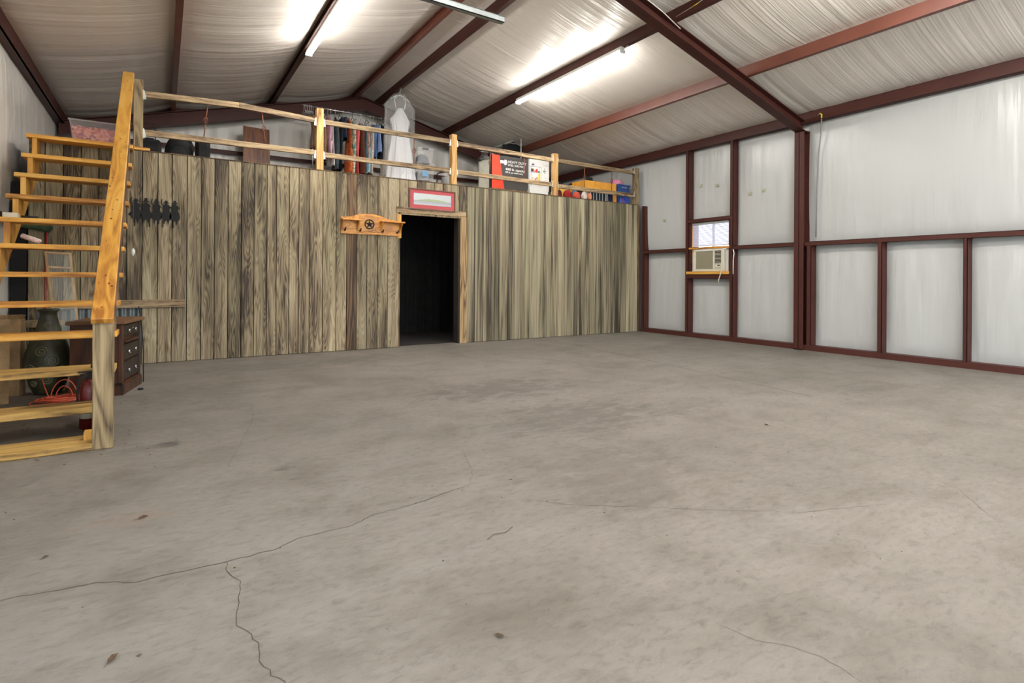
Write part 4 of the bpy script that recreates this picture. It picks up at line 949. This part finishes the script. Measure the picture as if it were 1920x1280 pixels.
G = [ # x, thickness, top, bottom, half width, material, name, label
 (2.15, .045, 3.78, 3.20, .20, cloth('tan_a', rgb(176, 138, 96)), 'jacket', 'tan jacket, leftmost on the chrome rack behind the pine post'),
 (2.28, .05, 3.80, 2.98, .22, cloth('tan_b', rgb(160, 124, 92)), 'robe', 'tan brown robe just right of the pine rail post'),
 (2.375, .04, 3.80, 3.08, .20, cloth('mauve', rgb(206, 160, 178)), 'blouse', 'mauve pink blouse on the chrome rack'),
 (2.33, .03, 3.30, 2.97, .10, cloth('pink_low', rgb(214, 176, 190)), 'shawl', 'pale pink shawl hanging low below the tan robe'),
 (2.425, .03, 3.74, 2.90, .2, cloth('white_a', rgb(222, 220, 220)), 'shirt', 'white shirt between the pink blouse and the grey dress'),
 (2.50, .045, 3.80, 2.85, .2, cloth('slate', rgb(74, 82, 88)), 'dress', 'slate grey long dress on the chrome rack'),
 (2.57, .03, 3.76, 2.85, .2, cloth('black_d', rgb(28, 30, 34)), 'trousers', 'black trousers between the slate dress and the navy top'),
 (2.635, .055, 3.90, 3.40, .2, patt('navy_floral', [rgb(24, 32, 52), rgb(54, 76, 112), rgb(120, 140, 160)], 30), 'floral_top', 'navy floral top on the chrome rack'),
 (2.73, .032, 3.82, 2.82, .18, patt('orange_print', [rgb(206, 84, 40), rgb(232, 122, 60), rgb(236, 196, 170)], 28), 'summer_dress', 'orange printed long dress on the chrome rack'),
 (2.795, .032, 3.76, 2.82, .18, patt('mint_print', [rgb(224, 226, 196), rgb(90, 168, 150), rgb(232, 220, 170)], 14), 'summer_dress', 'cream and mint floral long dress on the chrome rack'),
 (2.862, .032, 3.72, 2.82, .17, cloth('coral', rgb(226, 98, 100)), 'summer_dress', 'coral pink long dress on the chrome rack'),
 (2.95, .055, 3.74, 2.82, .2, cloth('brown_c', rgb(104, 56, 36)), 'coat', 'brown long coat on the chrome rack'),
 (3.045, .04, 3.76, 2.85, .18, cloth('sky', rgb(148, 192, 206)), 'shirt', 'light turquoise long shirt on the chrome rack'),
 (3.115, .035, 3.72, 2.84, .18, patt('cream_print', [rgb(226, 216, 204), rgb(196, 150, 120)], 20), 'skirt', 'cream patterned skirt on the chrome rack'),
 (3.175, .045, 3.76, 3.14, .18, cloth('denim', rgb(84, 118, 166)), 'denim_shirt', 'blue denim shirt on the chrome rack'),
 (3.25, .042, 3.78, 3.24, .18, cloth('paleblue', rgb(154, 178, 218)), 'shirt', 'pale blue shirt on the chrome rack'),
 (3.318, .03, 3.80, 3.10, .18, cloth('blk2', rgb(40, 40, 48)), 'jacket', 'black jacket near the right end of the chrome rack'),
 (3.37, .03, 3.78, 2.84, .18, cloth('ivory', rgb(222, 216, 204)), 'summer_dress', 'ivory long dress at the right end of the chrome rack')]
for i, (x, th, zt, zb, hw, mt, nm, lb) in enumerate(G):
    t = thing(nm, lb, 'garment', (x, RY, RZ_), 'garments on the chrome rack')
    y = RY if nm != 'shawl' else RY-.36
    garment_mesh(x, y, min(zt, RZ_-.085), zb, th*.8, hw, 'y', i*1.7).build('cloth', mt, t, True)
    if nm != 'shawl': hanger_mesh(x, RY, RZ_, hw*.8).build('hanger', 'white' if i % 3 else 'blackmetal', t, True)
    else: MB().tube([(x, y+.34, 3.30), (x, y, 3.31), (x, y-.1, 3.28)], .006, 6).build('hanging_cord', 'white', t, True)
for i in range(5):
    x = 1.985+i*.028
    o = hanger_mesh(x, RY, RZ_, .19).build('empty_hanger', 'white', None, True)
    tag(o, 'white plastic hanger hanging empty at the left end of the chrome rack', 'hanger', 'empty hangers at the left end of the chrome rack')
# wedding dress in bag
wd = thing('wedding_dress', 'white gown in a clear plastic bag hanging from a roof purlin', 'dress', (3.53, 9.25, 4.37))
WDY = 9.25
def gown(u, v):
    a = u*2*PI; z = 4.02-(4.02-2.47)*v
    w_ = .13+(.05*math.sin(min(1, v*4)*PI) if v < .25 else 0)+.20*max(0, v-.22)**.8
    if v < .12: w_ = .05+.11*(v/.12)
    f = 1+.10*math.sin(a*9+v*4)*min(1, v*2)+.05*math.sin(a*17)
    return (3.55+.02*v+w_*math.cos(a)*f, WDY+.02+(.05+.12*v)*math.sin(a)*f, z)
gm = MB().grid(gown, 72, 30, True); gm.f.append(tuple(range(71, -1, -1)))
gm.build('gown', cloth('satin_white', rgb(226, 226, 228), .03), wd, True)
MB().tube([(3.47, WDY, 4.01), (3.43, WDY, 4.17), (3.48, WDY, 4.215)], .008, 6).tube([(3.62, WDY, 4.01), (3.65, WDY, 4.17), (3.6, WDY, 4.205)], .012, 6).build('strap', cloth('satin_strap', rgb(226, 226, 228)), wd, True)
MB().tube([(3.535, WDY, 4.385), (3.555, WDY, 4.40), (3.565, WDY, 4.375), (3.54, WDY, 4.34), (3.54, WDY, 4.25)], .004, 6).tube([(3.36, WDY, 4.16), (3.45, WDY, 4.225), (3.54, WDY, 4.25), (3.63, WDY, 4.225), (3.73, WDY, 4.16)], [.008, .012, .014, .012, .008], 8).build('hanger', 'white', wd, True)
bagm, ns, ls, b = newmat('clear_garment_bag')
b.inputs['Base Color'].default_value = (.85, .85, .85, 1); b.inputs['Roughness'].default_value = .18; b.inputs['Alpha'].default_value = .17
bump_(ns, ls, noise_(ns, ls, coords(ns, ls, (9, 9, 2.5)), 1.0, 4, .6, .8), b, .9, .05)
def bag(u, v):
    a = u*2*PI; z = 4.27-(4.27-2.56)*v; w_ = .27*min(1, (.22+v*6))**.7
    f = 1+.07*math.sin(a*7+v*9)+.04*math.sin(a*15+v*5)+.05*noise.noise(Vector((math.cos(a)*3, math.sin(a)*3, v*8)))
    return (3.54+w_*math.cos(a)*f, WDY+.02+.15*(.4+.6*min(1, v*3))*math.sin(a)*f, z)
MB().grid(bag, 64, 40, True).build('plastic_bag', bagm, wd, True)
# clear bins
def bin_(x0, x1, y0, y1, z0, z1, lb, fill=None):
    t = thing('clear_bin', lb, 'bin', ((x0+x1)/2, (y0+y1)/2, z0))
    tubfn(x0+.01, x1-.01, y0+.01, y1-.01, z0, z1-.02, .015).build('shell', 'clear', t)
    box(x0, x1, y0, y1, z1-.02, z1).build('lid', 'clear', t, bevel=.004)
    box((x0+x1)/2-.06, (x0+x1)/2+.06, y0-.012, y0, z1-.035, z1-.008).build('latch', simple('grey_latch', rgb(80, 84, 88), .5), t)
    if fill: MB().grid(lambda u, v: ((x0+x1)/2+(x1-x0-.09)/2*math.cos(u*2*PI)*math.cos(v*PI/2)**.4, (y0+y1)/2+(y1-y0-.09)/2*math.sin(u*2*PI)*math.cos(v*PI/2)**.4, z0+.006+(z1-z0)*.6*math.sin(v*PI/2)), 18, 8, True).build('contents', fill, t, True)
bin_(3.87, 4.23, 9.25, 9.6, LOFT+.001, 2.80, 'clear plastic bin at the bottom of the stack right of the gown', cloth('grey_stuff', rgb(150, 150, 150)))
bin_(3.87, 4.23, 9.25, 9.6, 2.801, 3.12, 'clear plastic bin with a blue label in the middle of the stack', cloth('blue_stuff', rgb(170, 176, 180)))
bin_(3.88, 4.21, 9.26, 9.59, 3.121, 3.39, 'clear plastic bin with grey contents on top of the stack', cloth('grey_blue', rgb(112, 122, 132)))
box(3.97, 4.09, 9.235, 9.2368, 2.86, 2.96).build('label', simple('blue_label', rgb(120, 168, 206), .5), bpy.data.objects['clear_bin.001'])
# black tool / caulking gun and white roll beyond
cg = MB().tube([(4.27, 9.25, LOFT+.02), (4.27, 9.25, 2.93), (4.30, 9.25, 2.955), (4.42, 9.25, 2.985)], .012, 8).build('black_tool', 'blackmetal', None, True); tag(cg, 'black bent tool handle sticking up right of the clear bins', 'tool')
wb = MB().lathe(4.68, 9.6, [(.13, LOFT), (.14, 2.95), (.145, 2.96)], 24).build('white_drum', 'white', None, True); tag(wb, 'white drum behind the third rail bay, right of the black tool', 'drum')
# second rack, running away from the viewer
rk2 = rackthing('second clothes rack with empty hangers, behind the printed boxes', (6.1, 10.3, 3.93), (6.1, 9.0, 3.93), [(6.1, 9.2), (6.1, 10.2)], 'white')
for i, y in enumerate([10.05, 9.98, 9.92, 9.86, 9.80, 9.74]):
    tag(hanger_mesh(6.1, y, 3.93, .2, 'x').build('green_hanger', simple('pale_green_plastic', rgb(176, 196, 184), .5) if i == 0 else bpy.data.materials['pale_green_plastic'], None, True), 'pale green plastic hanger in the row on the second rack', 'hanger', 'pale green hangers on the second rack')
tag(hanger_mesh(6.1, 9.42, 3.93, .2, 'x').build('white_hanger', 'white', None, True), 'single white hanger at the near end of the second rack', 'hanger')
t = thing('black_coat', 'black coat hanging from the second rack', 'garment', (6.1, 9.5, 3.93)); garment_mesh(6.1, 9.5, 3.84, 3.2, .05, .24, 'x', 3.3).build('cloth', 'black', t, True); hanger_mesh(6.1, 9.5, 3.93, .2, 'x').build('hanger', 'white', t, True)
t = thing('white_coat', 'long off-white garment hanging left of the red box', 'garment', (5.66, 9.8, 3.6)); garment_mesh(5.66, 9.8, 3.52, 2.6, .10, .20, 'x', 5.1).build('cloth', cloth('cream_coat', rgb(214, 212, 196), .06), t, True); hanger_mesh(5.66, 9.8, 3.61, .17, 'x').build('hanger', 'white', t, True)
for i in range(5): 
    tag(hanger_mesh(5.50+i*.03, 9.75, 3.61, .18, 'y').build('grey_hanger', simple('grey_plastic', rgb(168, 168, 166), .5) if i == 0 else bpy.data.materials['grey_plastic'], None, True), 'grey plastic hanger bunched above the off-white garment', 'hanger', 'grey hangers above the off-white garment')
rr3 = MB().tube([(5.45, 9.75, 3.61), (5.75, 9.78, 3.61)], .01, 8).tube([(5.75, 9.78, 3.61), (6.1, 9.9, 3.61)], .01, 8).build('low_rail', 'chrome', rk2, True)
# shelving carton
sc = thing('shelving_carton', 'flat carton printed heavy duty steel shelving, red left end', 'box', (4.92, 7.78, LOFT))
YB0 = 7.74
bs = box(4.56, 5.29, YB0, YB0+.09, 2.50, 3.055).build('carton', simple('charcoal_print', rgb(58, 54, 52), .5, var=.05), sc)
ms = MB().extrude([(4.56, YB0-.0015, 2.50), (4.80, YB0-.0015, 2.50), (4.70, YB0-.0015, 3.055), (4.56, YB0-.0015, 3.055)], (0, .001, 0)).build('red_end', simple('signal_red', rgb(226, 62, 30), .5, var=.04), sc)
RT = Matrix.Rotation(PI/2, 4, 'X')
M['ink'] = simple('white_ink', rgb(228, 226, 222), .6, var=.02)
M['inkblack'] = simple('dark_ink', rgb(60, 58, 62), .6, var=.02)
text('HEAVY DUTY', .062, (4.87, YB0-.002, 2.945), RT, 'ink', 'lettering', sc)
text('STEEL SHELVING', .046, (4.87, YB0-.002, 2.895), RT, 'ink', 'lettering', sc)
text('4000 lb. capacity', .058, (4.82, YB0-.002, 2.82), RT, 'ink', 'lettering', sc)
text('800 lb. per shelf evenly', .038, (4.82, YB0-.002, 2.775), RT, 'ink', 'lettering', sc)
for k, xx in enumerate((4.82, 5.02)):
    for j in range(4): box(xx, xx+.16-.02*(j % 3), YB0-.002, YB0-.0005, 2.70-j*.016, 2.706-j*.016).build('print_line', 'ink', sc)
box(4.72, 4.80, YB0-.002, YB0-.0005, 2.925, 2.975).build('badge', 'ink', sc)
MB().extrude([(4.80, YB0-.002, 2.90), (4.84, YB0-.002, 2.91), (4.86, YB0-.002, 2.95), (4.84, YB0-.002, 2.99), (4.80, YB0-.002, 2.99)], (0, .0015, 0)).build('badge_shield', 'ink', sc)
tag(box(4.50, 5.24, YB0-.04, YB0+.25, LOFT, 2.495).build('dark_plank', 'brownpost'), 'low dark board lying under the printed carton', 'board')
# white carton with shelf picture
wc = thing('picture_carton', 'white carton with a picture of a loaded wire shelf', 'box', (5.53, 7.72, LOFT))
YC = 7.70
box(5.285, 5.70, YC, YC+.12, 2.53, 3.06).build('carton', 'white', wc)
def rect(x0, x1, z0, z1, c, nm='picture_patch'): box(x0, x1, YC-.0015, YC-.0002, z0, z1).build(nm, simple('ink_%d' % (x0*1000+z0*10), rgb(*c), .6, var=.1), wc)
rect(5.33, 5.38, 2.955, 2.985, (106, 60, 130))
for z in (2.935, 2.835, 2.70): rect(5.30, 5.535, z, z+.006, (84, 104, 120), 'picture_shelf')
for x in (5.305, 5.325, 5.49, 5.53): rect(x, x+.005, 2.60, 2.935, (104, 124, 150), 'picture_leg')
rect(5.315, 5.37, 2.845, 2.90, (96, 56, 52)); rect(5.385, 5.41, 2.842, 2.875, (206, 70, 50)); rect(5.415, 5.455, 2.842, 2.90, (200, 52, 40)); rect(5.46, 5.50, 2.842, 2.87, (60, 120, 90))
rect(5.465, 5.51, 2.62, 2.82, (226, 190, 60)); rect(5.34, 5.36, 2.72, 2.75, (190, 150, 80)); rect(5.39, 5.42, 2.71, 2.74, (190, 90, 80)); rect(5.43, 5.45, 2.715, 2.76, (170, 60, 60))
rect(5.595, 5.601, 2.83, 2.93, (90, 80, 76)); rect(5.565, 5.63, 2.87, 2.878, (90, 80, 76)); rect(5.575, 5.581, 2.855, 2.9, (90, 80, 76)); rect(5.615, 5.621, 2.855, 2.9, (90, 80, 76))
for z in (2.97, 2.985, 2.76, 2.72, 2.70): rect(5.57, 5.67, z, z+.004, (150, 150, 150))
tag(box(5.27, 5.66, YC-.03, YC+.2, LOFT, 2.528).build('white_board', 'white'), 'low white board lying under the white picture carton', 'board')
# right bay: bags, table, hat, bin
bg1 = thing('red_bag', 'dark burgundy bag standing right of the pine post', 'bag', (6.05, 7.85, LOFT))
MB().grid(lambda u, v: (5.98+.12*math.cos(u*2*PI)*math.cos(v*PI/2)**.3, 7.85+.08*math.sin(u*2*PI)*math.cos(v*PI/2)**.3, LOFT+.17*math.sin(v*PI/2)), 20, 8, True).build('body', cloth('burgundy', rgb(86, 26, 32)), bg1, True)
MB().tube([(5.95, 7.85, 2.60), (5.98, 7.84, 2.68), (6.03, 7.84, 2.68), (6.06, 7.85, 2.60)], .006, 6).build('strap', 'black', bg1, True)
def cushion(x, z, rx_, rz_, c, nm, lb, y=7.80, cat='cushion'):
    m = MB().grid(lambda u, v: (x+rx_*math.sin(v*PI)**.5*math.cos(u*2*PI), y+.06*math.cos(v*PI)*1.0+.0, z+rz_*math.sin(v*PI)**.5*math.sin(u*2*PI)), 20, 10, True)
    o = m.build(nm, cloth(nm+'_c', rgb(*c)), None, True); return tag(o, lb, cat)
cushion(6.19, 2.53, .085, .09, (150, 24, 24), 'red_cushion', 'bright red cushion beside the burgundy bag')
cushion(6.35, 2.52, .075, .075, (206, 84, 62), 'orange_cushion', 'orange-red cushion right of the red cushion', 7.74)
cushion(6.44, 2.56, .06, .11, (72, 104, 120), 'blue_bundle', 'grey-blue bundle behind the orange-red cushion', 7.90, 'bundle')
cushion(6.52, 2.53, .045, .085, (226, 214, 204), 'white_pouch', 'small white pouch left of the dark books', 7.72, 'pouch')
cushion(6.62, 2.52, .035, .07, (232, 150, 110), 'peach_pouch', 'small peach coloured pouch left of the dark books', 7.70, 'pouch')
yt = thing('yellow_table', 'low orange-yellow children\'s table in the right rail bay', 'table', (7.0, 8.0, LOFT))
M['yelp'] = simple('orange_yellow_paint', rgb(226, 160, 60), .5, var=.12)
box(6.60, 7.40, 7.80, 8.25, 2.70, 2.85).build('tabletop', 'yelp', yt, bevel=.006)
for x in (6.60, 7.35):
    for y in (7.80, 8.20): box(x, x+.05, y, y+.05, LOFT, 2.70).build('leg', 'yelp', yt)
yc = thing('yellow_cloth', 'folded yellow cloth with black straps behind the left of the table', 'cloth', (6.3, 8.2, LOFT))
MB().grid(lambda u, v: (6.42+.20*math.cos(u*2*PI)*math.cos(v*PI/2)**.4, 8.3+.12*math.sin(u*2*PI)*math.cos(v*PI/2)**.4, LOFT+.36*math.sin(v*PI/2)), 20, 8, True).build('body', cloth('yellow', rgb(220, 176, 76)), yc, True)
MB().tube([(6.25, 8.2, 2.78), (6.32, 8.18, 2.83), (6.36, 8.18, 2.80)], .018, 6).tube([(6.5, 8.18, 2.77), (6.58, 8.18, 2.83), (6.62, 8.18, 2.82)], .016, 6).build('strap', 'black', yc, True)
ht = thing('black_hat', 'black cowboy hat on the orange-yellow table', 'hat', (6.92, 8.05, 2.85))
MB().lathe(6.92, 8.05, [(.10, 2.851), (.105, 2.855), (.07, 2.862), (.065, 2.90), (.06, 2.95), (.045, 2.965), (.01, 2.955)], 24, 1.15, 1).build('crown', 'black', ht, True)
for i in range(7):
    x = 6.70+i*.075
    c = [(36, 44, 52), (70, 104, 116), (24, 26, 30), (30, 52, 60), (28, 34, 50), (30, 60, 70), (24, 26, 30)][i]
    t = thing('binder', ['dark grey binder', 'teal binder', 'black binder', 'dark teal binder', 'navy binder', 'blue-green binder', 'black binder'][i]+', %s from the left under the orange-yellow table' % ['first', 'second', 'third', 'fourth', 'fifth', 'sixth', 'seventh'][i], 'binder', (x, 7.9, LOFT), 'binders under the yellow table')
    box(x-.032, x+.016, 7.86, 8.06, LOFT, 2.66).build('cover', simple('binder_%d' % i, rgb(*c), .5), t, bevel=.003); box(x+.018, x+.032, 7.865, 8.05, LOFT, 2.645).build('pages', 'white', t)
bb = thing('blue_bin', 'blue plastic storage bin at the right end of the loft', 'bin', (7.55, 7.9, LOFT))
M['blueb'] = simple('blue_plastic', rgb(44, 74, 136), .4, var=.06)
m = tubfn(7.42, 7.72, 7.78, 8.08, LOFT, 2.84, .02); m.box(7.405, 7.735, 7.765, 8.095, 2.82, 2.85); m.build('body', 'blueb', bb)
box(7.50, 7.63, 7.752, 7.765, 2.775, 2.80).build('handle', simple('grey_handle', rgb(120, 130, 136), .5), bb)
m = MB().extrude([(7.445, 7.77, 2.47), (7.66, 7.77, 2.47), (7.56, 7.77, 2.60), (7.46, 7.77, 2.58)], (0, .004, 0)).build('sticker', simple('purple_sticker', rgb(98, 92, 168), .5), bb)
MB().extrude([(7.57, 7.768, 2.60), (7.67, 7.768, 2.48), (7.70, 7.768, 2.50), (7.69, 7.768, 2.61)], (0, .004, 0)).build('sticker', simple('bright_blue', rgb(40, 90, 220), .5), bb)
pk = MB().lathe(7.53, 7.95, [(.12, 2.851), (.125, 2.87), (.12, 2.93), (.10, 2.955), (.02, 2.96)], 20).build('pink_basket', simple('pink_plastic', rgb(214, 130, 160), .5, var=.25, nscale=50), None, True); tag(pk, 'pink woven basket upside down on the blue bin', 'basket')
